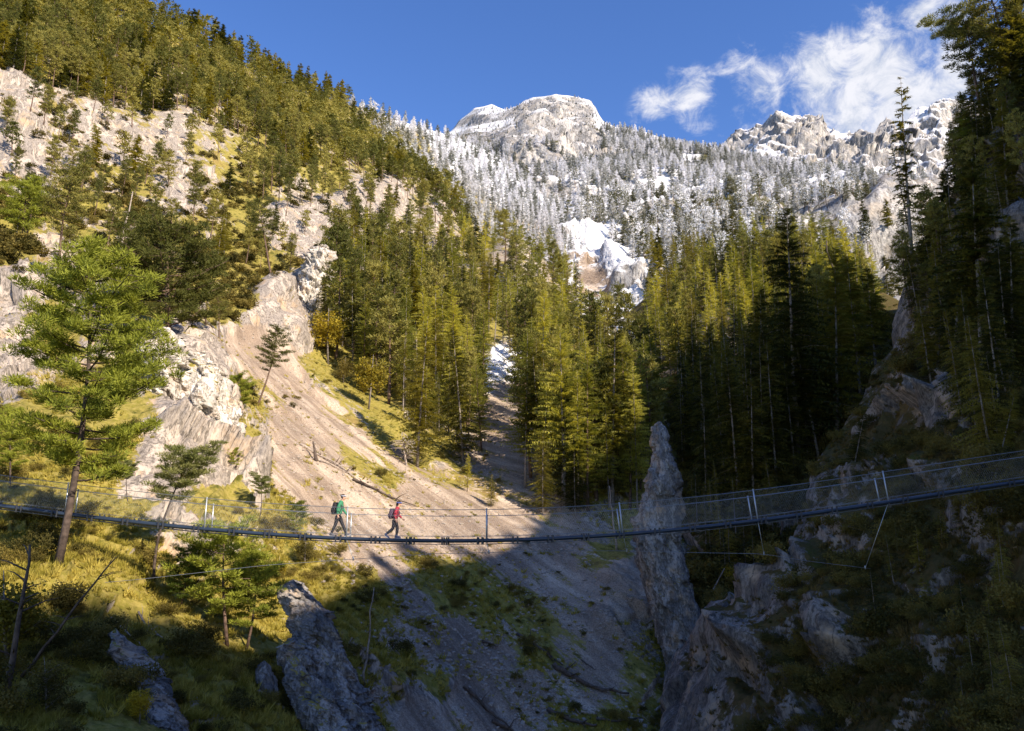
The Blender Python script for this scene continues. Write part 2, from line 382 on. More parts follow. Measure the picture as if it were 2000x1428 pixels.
L1_depth = [(-350, -200, 260), (0, -60, 300), (300, 60, 330), (600, 200, 420), (850, 275, 650), (1000, 335, 640), (1100, 415, 560),
    (0, 165, 190), (200, 205, 215), (400, 255, 240), (600, 300, 280), (760, 360, 340), (900, 470, 350),
    (0, 450, 120), (200, 500, 130), (400, 520, 145), (600, 470, 200), (760, 480, 260), (1000, 520, 300), (1130, 560, 330),
    (0, 650, 80), (150, 700, 72), (350, 680, 85), (500, 600, 135), (600, 640, 150), (800, 640, 185), (1000, 640, 220), (1200, 640, 240),
    (0, 850, 55), (200, 900, 52), (350, 850, 66), (480, 800, 84), (620, 740, 118), (800, 800, 122), (900, 880, 112), (960, 760, 150), (1100, 800, 135), (1290, 760, 165),
    (0, 1000, 42), (250, 1030, 43), (450, 1000, 55), (600, 960, 72), (800, 980, 86), (1000, 980, 95), (1250, 980, 100), (1400, 1000, 110),
    (-100, 1120, 33), (105, 1140, 33), (300, 1150, 38), (450, 1150, 44), (600, 1100, 56), (850, 1100, 72), (1100, 1120, 82), (1250, 1150, 82), (1400, 1200, 90),
    (0, 1400, 24), (200, 1380, 26), (420, 1400, 30), (600, 1350, 37), (800, 1380, 47), (1000, 1400, 57), (1230, 1350, 68), (1400, 1450, 68),
    (-350, 1750, 16), (400, 1750, 20), (900, 1750, 34), (1400, 1750, 48), (-350, 1100, 32), (-350, 600, 80), (-350, 200, 170)]
L1_cls = C('0,50,f 200,80,f 400,130,f 600,220,f 800,300,f 300,200,f 100,130,f 700,320,f 700,190,f 800,235,fn 880,270,n 950,330,nf 1000,380,nf 1050,410,nf 1100,430,nf 1130,480,n '
    '0,200,r 60,230,r 30,300,r 100,260,rg 120,330,r 200,260,r 230,330,rg 250,300,r 300,310,rg 330,270,r 400,300,rg 330,330,r 380,340,rg 60,380,r 200,350,rg 150,400,g 0,400,g 30,440,g 250,350,g '
    '350,400,r 300,430,rg 420,440,rg 470,400,g 500,330,f 560,400,rg 560,440,r 580,500,r 630,510,r 640,420,r 690,380,r 740,400,r 640,360,g 780,420,rg 820,450,r 870,460,rg 950,470,f '
    '430,500,g 480,540,g 520,560,g 540,600,r 600,600,r 500,620,r 450,600,g 560,650,r 1070,470,r 1000,500,r 1010,550,rf 1140,520,s 1170,560,s 1200,580,n 1240,600,n '
    '40,490,g 60,540,rs 30,620,r 90,520,rs 170,560,rg 250,600,g 0,680,r 30,720,r 60,760,r 120,680,g 200,650,r 280,700,rg '
    '650,560,f 750,560,f 850,600,f 950,640,f 1050,650,f 1150,700,f 1250,800,f 700,680,f 800,760,f 880,820,f 1050,800,f 1100,900,f 1200,950,f 1290,900,f 1250,1020,f 930,700,f '
    '975,740,n 985,770,s 1000,820,s 960,880,s 1000,900,s 920,920,s 990,950,s '
    '480,680,s 520,720,s 560,760,s 600,790,s 560,850,s 640,830,s 700,860,s 780,900,s 830,930,s 650,920,s 720,960,s 800,970,s 900,970,s 560,920,s 620,980,s 650,1030,s 760,1030,s 900,1030,s '
    '640,715,g 700,760,g 760,820,g 840,880,g 900,920,gs 690,900,gs 760,930,g 480,860,g 490,940,g 480,780,g '
    '330,760,r 380,800,r 330,860,r 420,860,r 300,920,r 400,930,r 460,960,r 270,960,r 300,1010,r 345,1045,r 380,1080,r 380,1000,g 440,1000,g 530,1010,g '
    '180,780,g 100,800,g 220,860,g 60,880,g 200,960,g 60,960,g 100,1050,g 200,1080,g 60,1120,g 250,1160,g 350,1150,g 430,1110,g 480,1200,g 300,1250,g 200,1200,g 560,1080,g 600,1130,g 520,1130,g '
    '50,1250,g 150,1300,g 250,1350,g 400,1300,g 500,1300,g 420,1400,g 100,1400,g 660,1180,g 680,1240,g 730,1200,g 780,1300,g 720,1140,g 640,1060,gs '
    '700,1080,s 760,1120,s 850,1060,s 820,1180,s 960,1060,s 1100,1070,s 1000,1110,s 1150,1150,s 1080,1180,s 900,1220,s 850,1280,s 980,1280,s 1100,1260,s 1180,1280,s 1050,1340,s 1150,1380,s 1000,1420,s 900,1350,s 760,1260,s 740,1350,s 800,1390,s '
    '840,1100,g 900,1130,g 960,1180,g 1040,1200,gs 880,1170,g 1050,1060,s 1190,1080,gs 1210,1130,sr 1060,1280,g 720,1300,g 860,1340,g 760,1360,g 700,1400,g 1250,1300,gs 1200,1220,sr 1240,1180,sr 1300,1250,g 1150,1420,g')
left = Sheet('left_mountainside', L1_depth, L1_cls, -350, 1400, 430, 430,
    [(-350, -180), (0, -52), (150, 5), (270, 50), (350, 76), (440, 112), (510, 150), (560, 175), (640, 196), (700, 214), (800, 245), (880, 268), (950, 300), (1000, 332), (1060, 385), (1110, 430), (1140, 480), (1170, 540), (1200, 580), (1250, 640), (1290, 700), (1330, 900), (1400, 1000)],
    1750, m=M['ground'], rough=1.2, seed=3, slope_pow=.95)

L2_depth = [(1180, 640, 260), (1300, 550, 260), (1450, 480, 250), (1600, 485, 230), (1760, 560, 190), (1900, 560, 180), (1300, 700, 180), (1400, 650, 190), (1550, 600, 190), (1700, 660, 140),
    (1330, 900, 118), (1450, 850, 118), (1600, 800, 112), (1700, 760, 115), (1400, 1000, 92), (1550, 950, 90), (1450, 1150, 78), (1330, 1150, 82), (1300, 1300, 76), (1500, 1300, 72), (1700, 1000, 90), (1300, 1450, 74), (1700, 1450, 65), (1900, 900, 95)]
L2_cls = C('1250,620,f 1350,560,f 1450,500,f 1600,500,f 1500,600,f 1400,700,f 1400,650,r 1430,700,r 1600,700,f 1700,650,g 1350,850,f 1450,850,f 1550,900,f 1400,950,f 1500,1000,f 1400,1100,g 1450,1150,g 1350,1200,g 1530,1050,rg 1350,1050,gr 1300,1350,g 1250,1300,g 1500,1300,r 1600,1300,r')
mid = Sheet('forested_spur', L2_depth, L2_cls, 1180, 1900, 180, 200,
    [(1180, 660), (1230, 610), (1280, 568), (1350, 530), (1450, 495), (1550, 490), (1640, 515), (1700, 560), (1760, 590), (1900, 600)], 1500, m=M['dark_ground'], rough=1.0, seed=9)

L3_depth = [(2150, -260, 90), (1990, 150, 76), (1860, 400, 80), (1760, 560, 88), (1750, 680, 84), (1650, 850, 80), (1600, 930, 71), (1560, 1050, 68), (1400, 1220, 66), (1320, 1350, 64), (1400, 1400, 56),
    (1600, 1250, 50), (1700, 1000, 58), (1900, 700, 60), (1990, 500, 62), (1990, 950, 41), (2100, 935, 36), (1990, 1200, 36), (1990, 1428, 30), (1700, 1428, 41), (2300, 900, 33), (2300, 400, 52), (2300, 1400, 25), (2300, 0, 75), (1800, 800, 66), (1500, 1300, 56), (2500, 1750, 18), (1400, 1750, 40), (2500, -260, 85)]
L3_cls = C('1900,60,f 1990,150,g 1990,220,g 1960,280,rg 1980,380,r 1930,360,r 1920,430,r 1880,300,g 1850,400,g 1800,450,g 1780,580,rg 1800,640,rg 1760,640,r 1720,720,g 1780,560,rg 1850,600,g 1900,600,g 1960,600,g 1990,750,g 1850,700,g 1750,720,g '
    '1750,800,rg 1800,780,rg 1870,785,r 1920,810,rg 1880,850,rg 1740,790,rg 1800,850,g 1700,850,gr 1650,880,g 1700,900,g 1850,900,g 1950,870,g 1600,960,r 1590,1010,rg 1560,1250,rg 1420,1290,r 1380,1330,rg 1440,1360,r 1520,1240,rg 1460,1180,g 1560,1160,g 1620,1300,g 1500,1380,g 1600,930,rg 1640,960,g 1680,940,r 1760,930,rg 1830,930,rg 1760,980,rg 1870,960,rg '
    '1650,1040,rg 1690,1060,r 1740,1040,rg 1850,1000,g 1930,1010,rg 1800,1060,g 1900,1100,g 1600,1080,g 1560,1100,gr 1530,1150,r 1500,1190,r 1560,1200,r 1450,1230,r 1620,1150,r 1400,1260,r 1450,1300,r 1350,1320,r 1400,1380,r 1500,1300,r 1480,1400,rg 1560,1300,r 1340,1400,r '
    '1650,1200,rg 1700,1150,g 1680,1280,r 1600,1400,rg 1650,1350,g 1750,1250,g 1800,1150,g 1850,1200,g 1880,1280,rg 1900,1350,g 1800,1350,g 1750,1420,g 1970,1300,g 1990,1150,g 1950,1400,g 1420,1330,rg 1540,1380,rg')
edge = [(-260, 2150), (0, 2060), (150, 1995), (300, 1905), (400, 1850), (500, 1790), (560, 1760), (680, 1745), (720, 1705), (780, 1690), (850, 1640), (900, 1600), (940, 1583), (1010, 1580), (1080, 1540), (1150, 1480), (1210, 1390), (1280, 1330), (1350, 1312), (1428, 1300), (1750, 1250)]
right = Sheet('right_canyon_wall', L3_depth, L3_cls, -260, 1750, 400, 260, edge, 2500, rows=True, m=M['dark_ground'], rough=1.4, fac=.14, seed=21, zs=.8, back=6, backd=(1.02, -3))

B_depth = [(600, 260, 1500), (880, 250, 1450), (960, 205, 1400), (1090, 190, 1350), (1180, 240, 1250), (1300, 265, 1150), (1450, 295, 1100), (1600, 320, 1050), (1800, 360, 1000),
    (900, 350, 1000), (1100, 320, 1000), (1300, 370, 760), (1500, 370, 720), (1700, 400, 700), (1100, 430, 520), (1300, 450, 460), (1500, 440, 460), (1700, 470, 480), (1200, 560, 320), (1300, 600, 300), (1600, 560, 330), (1200, 660, 270), (1500, 700, 270), (1040, 270, 1180), (1120, 250, 1260)]
B_cls = C('900,240,nf 930,225,nr 960,215,nf 1010,212,rn 1030,200,rn 1060,200,nr 1100,200,nr 1140,205,nr 1165,218,nr 1180,240,nf 1020,225,r 1050,225,r 1080,225,r 1120,228,r 1145,235,r 1060,245,rn 1110,250,rn 1000,250,nf 950,260,nf 1050,285,rn 1030,290,r 1075,300,rn 1090,300,r 1095,330,r 1000,300,rn 1000,310,r 960,300,rf 980,350,nf 1080,350,rf 1100,380,nf 1200,270,nf 1160,280,rf 1140,300,nf 1200,350,f 1300,300,nf 1250,330,f 1300,400,nf 1230,420,nf 1400,320,f 1350,360,nf 1400,380,nf 1500,340,f 1500,400,nf 1600,360,nf 1700,380,f 1150,480,n 1200,520,n 1240,560,n 1200,600,n 1250,600,n 1160,550,s 1180,590,s 1700,450,r 1740,450,r 1720,480,r 1690,470,r 1660,440,f 1350,450,f 1500,450,f 1400,500,f 1500,560,f 1600,560,f 1300,550,f 1280,480,f 1180,430,nf 1100,450,nf 1640,400,rn')  # forest floor, also put in as the dark shade between trees
snowm = Sheet('snowy_mountain', B_depth, B_cls, 620, 1900, 320, 190,
    [(620, 300), (800, 280), (870, 262), (885, 250), (900, 236), (930, 214), (960, 206), (990, 213), (1008, 210), (1020, 198), (1040, 192), (1090, 190), (1130, 193), (1152, 203), (1165, 218), (1178, 240), (1200, 252), (1240, 262), (1300, 276), (1400, 300), (1450, 308), (1550, 325), (1650, 345), (1750, 362), (1900, 380)],
    760, m=M['farground'], rough=3.0, seed=31, zs=1.5)
A_depth = [(1350, 330, 2400), (1430, 270, 2400), (1520, 225, 2400), (1620, 240, 2350), (1740, 240, 2250), (1850, 195, 2300), (1950, 210, 2300), (1500, 330, 2000), (1700, 340, 1900), (1900, 330, 1900), (1600, 420, 1600), (1900, 430, 1500), (1350, 430, 1700), (1560, 270, 2200), (1690, 290, 2050)]
A_cls = C('1430,270,r 1470,250,rn 1500,245,r 1530,228,nr 1560,240,nr 1600,240,r 1640,265,n 1680,270,r 1730,240,r 1760,250,rn 1790,215,n 1850,200,nr 1500,280,r 1480,300,n 1560,280,r 1540,300,rn 1600,290,r 1640,300,r 1700,300,r 1740,310,rn 1720,340,n 1800,280,rn 1850,260,n 1600,330,n 1500,330,n')
peaks = Sheet('rocky_peaks', A_depth, A_cls, 1330, 2060, 300, 150,
    [(1330, 330), (1400, 300), (1425, 268), (1440, 256), (1465, 254), (1490, 249), (1500, 236), (1515, 224), (1530, 221), (1545, 232), (1560, 228), (1585, 228), (1605, 231), (1615, 248), (1640, 262), (1680, 262), (1705, 266), (1718, 243), (1730, 235), (1745, 240), (1756, 262), (1775, 232), (1790, 212), (1815, 205), (1835, 196), (1860, 200), (1900, 205), (1980, 240), (2060, 260)],
    440, m=M['farground'], rough=2.6, seed=44, zs=.6)

# the mountain on the sunny side of the gorge goes on to the right of and behind the camera: unseen, its crest shaped to set the edge of the big shade
ridge = [(-260, 120.0, 90), (-160, 100.0, 88), (-75, 88.1, 93), (-63, 86.4, 89.5), (-57, 86.0, 85.5), (-53, 86.0, 82.5), (-49, 86.0, 81.3), (-46, 86.0, 81.3), (-41, 86.0, 83.5), (-27, 86.2, 83.2), (-16, 87.5, 82.6), (-6, 89.2, 80.6), (5, 91.4, 80.8), (21, 96.8, 87), (28, 100.1, 95), (33, 103.5, 98), (38, 107.7, 103), (49, 114.7, 102), (55, 117, 97), (62, 120.4, 95), (100, 132.7, 92), (146, 152.4, 92), (200, 190, 92)]
ry = np.linspace(-260, 200, 300); rt = np.linspace(0, 1, 60)
rx = np.interp(ry, [r[0] for r in ridge], [r[1] for r in ridge]); rz = np.interp(ry, [r[0] for r in ridge], [r[2] for r in ridge])
bx = np.where(ry > 0, np.maximum(34, .95 * ry + 10), 34); bz = np.where(ry > 0, -16 + ry * .25, -18)
up = np.minimum(rt / .8, 1); dn = np.maximum(0, rt - .8) / .2
RV = np.stack([bx[:, None] + (rx - bx)[:, None] * up + dn * 60, np.repeat(ry[:, None], 60, 1), bz[:, None] + (rz - bz)[:, None] * up ** 1.1 - dn * 30], -1)
for k, lam in enumerate((40, 18, 8)):
    off_ = np.clip(abs(rt - .8) * 5, 0, 1)[None] + .04
    RV[..., 2] += off_ * lam * .11 * vnoise(RV / lam + 3 * k, 70 + k); RV[..., 0] += off_ * lam * .08 * vnoise(RV / lam + 9 * k, 80 + k)
nr, nc = RV.shape[:2]; i = np.arange(nr - 1)[:, None] * nc; j = np.arange(nc - 1)[None]
RF = np.stack([i + j, i + nc + j, i + nc + j + 1, i + j + 1], -1).reshape(-1, 4)
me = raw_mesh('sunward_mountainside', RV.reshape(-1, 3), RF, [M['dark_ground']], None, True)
ca = me.color_attributes.new('mask', 'FLOAT_COLOR', 'POINT'); ca.data.foreach_set('color', np.tile(np.array([.6, .1, 0, 1], np.float32), nr * nc))
link('sunward_mountainside', me, kind='structure')

# ------------------------------------------------------------------ rock fins and pinnacles
def rock_fin(name, rows, Y, thick, m, label, lean=0.0, rough=.35, nside=88, seed=1, mask=(0.12, 0, 0)):
    rows = np.array(rows, float); py = np.linspace(rows[0, 0], rows[-1, 0], max(80, int((rows[-1, 0] - rows[0, 0]) / 1.8)))
    Lx = np.interp(py, rows[:, 0], rows[:, 1]); Rx = np.interp(py, rows[:, 0], rows[:, 2])
    t = (py - py[0]) / (py[-1] - py[0]); Yc = Y + lean * (1 - t)
    PL, PR = P(Lx, py, Yc), P(Rx, py, Yc); c = (PL + PR) / 2; hw = np.linalg.norm(PR - PL, axis=1) / 2
    th = np.arange(nside) / nside * 2 * math.pi
    cx, cy = np.cos(th), np.sin(th)
    cx = np.sign(cx) * np.abs(cx) ** .75; cy = np.sign(cy) * np.abs(cy) ** .75
    tw = thick * np.minimum(1, (t * 6 + .15)) ** .6
    V = np.stack([c[:, None, 0] + hw[:, None] * cx, c[:, None, 1] + tw[:, None] * (cy + .0), np.repeat(c[:, 2:3], nside, 1)], -1)
    Nn = np.stack([cx, cy, 0 * cx], -1)[None] * np.ones((len(py), 1, 1))
    d = 0
    for k, lam in enumerate((6, 3, 1.5, .75, .38, .19)):
        q = V * np.array([1, 1, .42]) ; q = np.stack([q[..., 0] + V[..., 2] * .35, q[..., 1], q[..., 2]], -1) / lam
        am = min(1, hw.mean() / lam * .8); d = d + lam * rough * .30 * (.45 - np.abs(vnoise(q, seed + k))) * am
        if k < 6: d = d + lam * rough * 1.15 * facets(q * 1.15, seed + 20 + k) * am
    V = V + Nn * d[..., None]
    org = V[-1].mean(0); V = V - org
    n_, s_ = V.shape[:2]; i = np.arange(n_ - 1)[:, None] * s_; j = np.arange(s_)[None]; j2 = (j + 1) % s_
    a, b_, c_, d_ = i + j, i + j2, i + s_ + j2, i + s_ + j
    F = np.concatenate([np.stack([a, c_, b_], -1).reshape(-1, 3), np.stack([a, d_, c_], -1).reshape(-1, 3)])
    top = len(V.reshape(-1, 3)); VV = np.concatenate([V.reshape(-1, 3), V[0].mean(0)[None] + np.array([[0, 0, .2]])])
    F = np.concatenate([F, np.array([[top, k, (k + 1) % s_] for k in range(s_)])])
    me = raw_mesh(name, VV, F, [m], None, True)
    ca = me.color_attributes.new('mask', 'FLOAT_COLOR', 'POINT'); ca.data.foreach_set('color', np.tile(np.array([*mask, 1], np.float32), len(VV)))
    o = link(name, me, label=label, category='rock'); o.location = org
    return o
rock_fin('rock_fin', [(826, 1286, 1289), (836, 1279, 1295), (850, 1276, 1300), (870, 1276, 1298), (884, 1280, 1302), (900, 1275, 1312), (930, 1268, 1318), (944, 1262, 1326), (962, 1256, 1318), (980, 1250, 1322), (1010, 1246, 1326), (1050, 1243, 1322), (1090, 1248, 1328), (1120, 1258, 1338), (1160, 1270, 1348), (1200, 1278, 1360), (1240, 1290, 1370), (1290, 1302, 1372), (1340, 1308, 1372)],
    71, 2.4, M['fin'], 'tall grey limestone fin rising behind the bridge among dark trees', lean=1.5, seed=5, rough=.25, mask=(.22, 0, 0))
rock_fin('rock_fin', [(1140, 560, 582), (1165, 566, 606), (1200, 580, 634), (1245, 592, 652), (1290, 606, 668), (1340, 624, 690), (1400, 650, 722), (1470, 680, 750), (1540, 700, 780)],
    34.0, 1.2, M['fin'], 'long leaning grey rock rib below the bridge, the upper slab of the pair', seed=6, lean=4.2)
rock_fin('rock_fin', [(1238, 566, 590), (1262, 550, 606), (1300, 552, 622), (1350, 572, 646), (1400, 592, 680), (1460, 610, 700), (1540, 640, 730)],
    32.2, 1.0, M['fin'], 'blocky pale rock rib at the bottom edge, left of the longer leaning slab', seed=16, lean=3.8)
rock_fin('rock_fin', [(1238, 222, 232), (1270, 232, 262), (1300, 250, 288), (1340, 284, 328), (1390, 296, 340), (1440, 306, 356), (1520, 320, 380)],
    26.0, .8, M['fin'], 'narrow blue-grey rock rib in the shaded grass at the lower left', seed=26, lean=4.0)
rock_fin('rock_fin', [(1300, 508, 524), (1340, 512, 536), (1400, 520, 545), (1500, 530, 560)],
    34.5, .6, M['fin'], 'small dark rock rib in shade between the two larger ribs', seed=36)
rock_fin('rock_pinnacle', [(646, 314, 328), (660, 308, 336), (690, 312, 340), (710, 314, 352), (735, 312, 372), (770, 306, 384), (810, 300, 392), (850, 288, 398), (890, 280, 402), (930, 286, 404), (980, 300, 404)],
    69, 3.2, M['white_rock'], 'white limestone pinnacle with a knobbly head beside the big pine', lean=1, seed=46, rough=.45)
rock_fin('rock_buttress', [(690, 376, 384), (710, 366, 412), (740, 364, 434), (780, 366, 440), (820, 372, 446), (860, 384, 456), (900, 392, 470), (940, 396, 486), (990, 410, 505)],
    71, 3.0, M['white_rock'], 'broad white rock buttress standing right of the pinnacle', lean=2, seed=56, rough=.45, mask=(.25, 0, 0))
rock_fin('rock_pinnacle', [(484, 620, 636), (500, 604, 648), (530, 600, 646), (560, 590, 640), (600, 574, 622), (640, 560, 612), (680, 552, 606)],
    142, 5.0, M['white_rock'], 'pale rock tower at the edge of the larches above the scree', lean=3, seed=66, rough=.5)
rock_fin('rock_outcrop', [(575, 520, 540), (595, 500, 556), (630, 496, 566), (665, 500, 575), (700, 510, 590)],
    138, 4.5, M['white_rock'], 'craggy pale outcrop at the head of the scree slope', lean=3, seed=76, rough=.6, mask=(.3, 0, 0))
rock_fin('rock_slab', [(622, 1386, 1394), (640, 1390, 1408), (665, 1400, 1424), (690, 1408, 1440), (720, 1414, 1452)],
    172, 3.0, M['white_rock'], 'pale leaning rock slab among the sunlit larches right of the gully', lean=2, seed=86)

# ------------------------------------------------------------------ trees
def unit(v): return v / (np.linalg.norm(v, axis=-1)[..., None] + 1e-9)
def spruce_geo(seed, H=16, Rr=2.6, zb=.12, levels=30, per=6, ns=7, spray=.55, larch=False, gaps=.0, irregular=.38, trunk_r=.2, dead_low=False, thin=1.0):
    r = np.random.default_rng(seed); T, Cg = Geo(), Geo()
    zt = np.linspace(0, H, 7); bend = np.stack([.12 * np.sin(zt / H * 3 + seed), .12 * np.sin(zt / H * 2 + seed * 2), zt], -1)
    T.tube(bend, trunk_r * (1 - zt / H * .93), 6, 0)
    nb = levels * per
    t = np.repeat(np.linspace(0, .985, levels), per) + (r.random(nb) - .5) * .5 / levels * 1.5
    t = np.clip(t, 0, .99)
    keep = r.random(nb) > gaps; t = t[keep]; nb = len(t)
    z = H * (zb + (1 - zb) * t); L = Rr * (1 - t) ** (.8 if not larch else .7) * (1 - irregular + 2 * irregular * r.random(nb)) + .12
    L *= np.where(t < .12, .55 + t * 3.5, 1)
    sec = 1 + .22 * np.sin(z * 1.7 + seed); L *= sec
    a = r.random(nb) * 2 * math.pi
    d = np.stack([np.cos(a), np.sin(a), 0 * a], -1)
    rise = np.where(t > .75, .45, .08 if not larch else .22) + (r.random(nb) - .5) * .2; droop = .34 if not larch else .22
    s = (np.linspace(.12, 1, ns)[None] + (r.random((nb, ns)) - .5) * .12) * L[:, None]
    pos = d[:, None] * s[..., None]; pos[..., 2] = z[:, None] + rise[:, None] * s - droop * s ** 2 / (L[:, None] + .3)
    pos[..., 0] += np.interp(z, zt, bend[:, 0])[:, None]; pos[..., 1] += np.interp(z, zt, bend[:, 1])[:, None]
    side = np.stack([-np.sin(a), np.cos(a), 0 * a], -1)
    wlen = spray * (.55 + .45 * np.minimum(1, (L[:, None] - s + .35)))
    wlen = np.minimum(wlen, .25 + L[:, None] * .6)
    bw = np.minimum(L / ns * 1.15, spray * .55)[:, None, None] * thin
    D = np.repeat(d[:, None], ns, 1)
    for sg in (-1, 1):
        ld = unit(side[:, None] * sg * 1.0 + D * (.55 + .3 * r.random((nb, ns, 1))) + (r.random((nb, ns, 3)) - .5) * .5 + np.array([0, 0, -.18 if not larch else -.3]))
        tip = pos + ld * wlen[..., None] * (.7 + .6 * r.random((nb, ns, 1)))
        Cg.tris((pos - D * bw * .5).reshape(-1, 3), (pos + D * bw * .5).reshape(-1, 3), tip.reshape(-1, 3), 0)
    hang = pos + (r.random((nb, ns, 3)) - .5) * spray * .5; hang[..., 2] -= wlen * (.75 if larch else .6)
    Cg.tris((pos - D * bw * .6).reshape(-1, 3), (pos + D * bw * .6).reshape(-1, 3), hang.reshape(-1, 3), 0)
    upt = pos + D * wlen[..., None] * .8 + (r.random((nb, ns, 3)) - .5) * spray * .35; upt[..., 2] += wlen * .18
    Cg.tris((pos - side[:, None] * bw * .4).reshape(-1, 3), (pos + side[:, None] * bw * .4).reshape(-1, 3), upt.reshape(-1, 3), 0)
    for k in range(0, nb, max(1, nb // 60)):
        if L[k] > .8: T.tube([pos[k, 0] * np.array([1, 1, 1]), pos[k, ns // 2], pos[k, -2]], [.03, .02, .008], 3, 0)
    if dead_low:
        for k in range(14):
            aa = r.random() * 6.28; zz = H * (.05 + zb * .95 * r.random()); l = .5 + r.random() * 1.0
            T.tube([[0, 0, zz], [math.cos(aa) * l, math.sin(aa) * l, zz - .1 * l]], [.03, .008], 3, 0)
    return T, Cg
def pine_geo(seed, H=13, Rr=2.6, zb=.35, nbr=38, pad_n=46, pad_r=.5, tuft=.2, shape='dome', bend=.5, trunk_r=.17, wood=True, flat=.42, tw=.28):
    r = np.random.default_rng(seed); T, Cg = Geo(), Geo()
    zt = np.linspace(0, H, 9); ph = r.random(2) * 6
    bx_ = bend * (np.sin(zt / H * 3.3 + ph[0]) - math.sin(ph[0])) * .5; by_ = bend * (np.sin(zt / H * 2.6 + ph[1]) - math.sin(ph[1])) * .5
    path = np.stack([bx_, by_, zt], -1); T.tube(path, trunk_r * (1 - zt / H * .85), 7, 0)
    pads = []
    for k in range(nbr):
        t = ((k + r.random()) / nbr); z = H * (zb + (1 - zb) * t ** .9)
        if shape == 'dome': prof = (math.sin(min(1, t * 1.0 + .18) * math.pi * .86)) ** .6
        elif shape == 'oval': prof = math.sin((.13 + .82 * t) * math.pi) ** .7
        elif shape == 'cone': prof = (1 - t) ** .52 * (.55 if t < .08 else 1)
        else: prof = .55 + .6 * t if t < .8 else 1.0
        L = Rr * prof * (.6 + .6 * r.random()) + .15
        a = k * 2.4 + r.random() * 1.2; d = np.array([math.cos(a), math.sin(a), 0])
        o = np.array([np.interp(z, zt, bx_), np.interp(z, zt, by_), z]); ris = (.12 + .35 * t) + (r.random() - .5) * .3
        ss = np.linspace(0, 1, 5) * L
        bp_ = o + d * ss[:, None] + np.array([0, 0, 1]) * (ris * ss + .10 * ss ** 2 / L - .22 * ss * (1 - ss / L))[:, None] + (r.random((5, 3)) - .5) * .14 * (ss / L)[:, None] * L * .5
        if wood: T.tube(bp_, np.linspace(.05, .012, 5) * (trunk_r / .17), 4, 0, cap=False)
        npad = max(1, int(L / (pad_r * .85)))
        for q in range(npad):
            f = .35 + .65 * (q + r.random()) / npad; c = np.array([np.interp(f * L, ss, bp_[:, i_]) for i_ in range(3)])
            lat = np.cross(d, [0, 0, 1]) * (r.random() - .5) * 2 * L * .42 * f
            pads.append(np.concatenate([c + lat + [0, 0, .05], [pad_r * (.7 + .6 * r.random())]]))
            if wood and abs(lat).sum() > .3: T.tube([c * .999 - d * .2, c + lat], [.018, .006], 3, 0, cap=False)
    pads = np.array(pads)
    for j in range(3): pads = np.concatenate([pads, [[bx_[-1] + (r.random() - .5) * .4, by_[-1] + (r.random() - .5) * .4, H - .1 - .25 * j, pad_r * .7]]])
    n_ = len(pads) * pad_n; pc = np.repeat(pads, pad_n, 0)
    v = unit(r.normal(size=(n_, 3))) * (r.random((n_, 1)) ** .45); off = v * pc[:, 3:4] * np.array([1, 1, flat])
    c = pc[:, :3] + off
    dr = unit(v * np.array([1, 1, .5]) + np.array([0, 0, .55]) + (r.random((n_, 3)) - .5) * .9)
    sd = unit(np.cross(dr, r.normal(size=(n_, 3)))); l = tuft * (.6 + .8 * r.random((n_, 1)))
    Cg.tris(c - sd * l * tw, c + sd * l * tw, c + dr * l, 0)
    return T, Cg
def leafy_geo(seed, H=6, Rr=2, zb=.2, nbr=22, n=70, size=.16, bush=False):
    r = np.random.default_rng(seed); T, Cg = Geo(), Geo()
    if not bush: T.tube([[0, 0, 0], [.1, .05, H * .4], [0, .1, H * .9]], [.1, .06, .015], 5, 0)
    cs = []
    for k in range(nbr):
        t = r.random(); a = r.random() * 6.28; z0 = H * (zb + (.7 - zb) * t) if not bush else .05; L = Rr * (.5 + .6 * r.random()) * (1 - .5 * t if not bush else 1)
        e = np.array([math.cos(a) * L, math.sin(a) * L, z0 + (L * .6 if not bush else H * (.35 + .65 * r.random()))])
        T.tube([[0, 0, z0], e * [.5, .5, .5] + [0, 0, z0 * .5], e], [.03, .02, .008], 3, 0, cap=False); cs.append(e); cs.append(e * [.6, .6, .8] + [0, 0, .1])
    cs = np.array(cs); N = len(cs) * n; c = np.repeat(cs, n, 0) + r.normal(size=(N, 3)) * Rr * .2 * np.array([1, 1, .7])
    d = unit(r.normal(size=(N, 3))); s_ = unit(np.cross(d, r.normal(size=(N, 3)))); l = size * (.6 + .8 * r.random((N, 1)))
    Cg.tris(c - s_ * l * .4, c + s_ * l * .4, c + d * l, 0)
    return T, Cg
def tuft_geo(seed, n=26, h=.45, spread=.28):
    r = np.random.default_rng(seed); g = Geo(); b_ = (r.random((n, 3)) - .5) * [spread * 1.6, spread * 1.6, .02]
    tip = b_ + np.stack([(r.random(n) - .5) * h * 1.3, (r.random(n) - .5) * h * 1.3, h * (.5 + .6 * r.random(n))], -1)
    s_ = unit(np.cross(tip - b_, r.normal(size=(n, 3)))) * .035; g.tris(b_ - s_, b_ + s_, tip); return g
def stone_geo(seed):
    bm = bmesh.new(); bmesh.ops.create_icosphere(bm, subdivisions=1, radius=.5)
    V = np.array([v.co[:] for v in bm.verts]); F = np.array([[v.index for v in f.verts] for f in bm.faces]); bm.free()
    r = np.random.default_rng(seed); V = V * (1 + (r.random((len(V), 1)) - .5) * .5) * np.array([1, .75 + .3 * r.random(), .6]); g = Geo(); g.add(V, F); return g

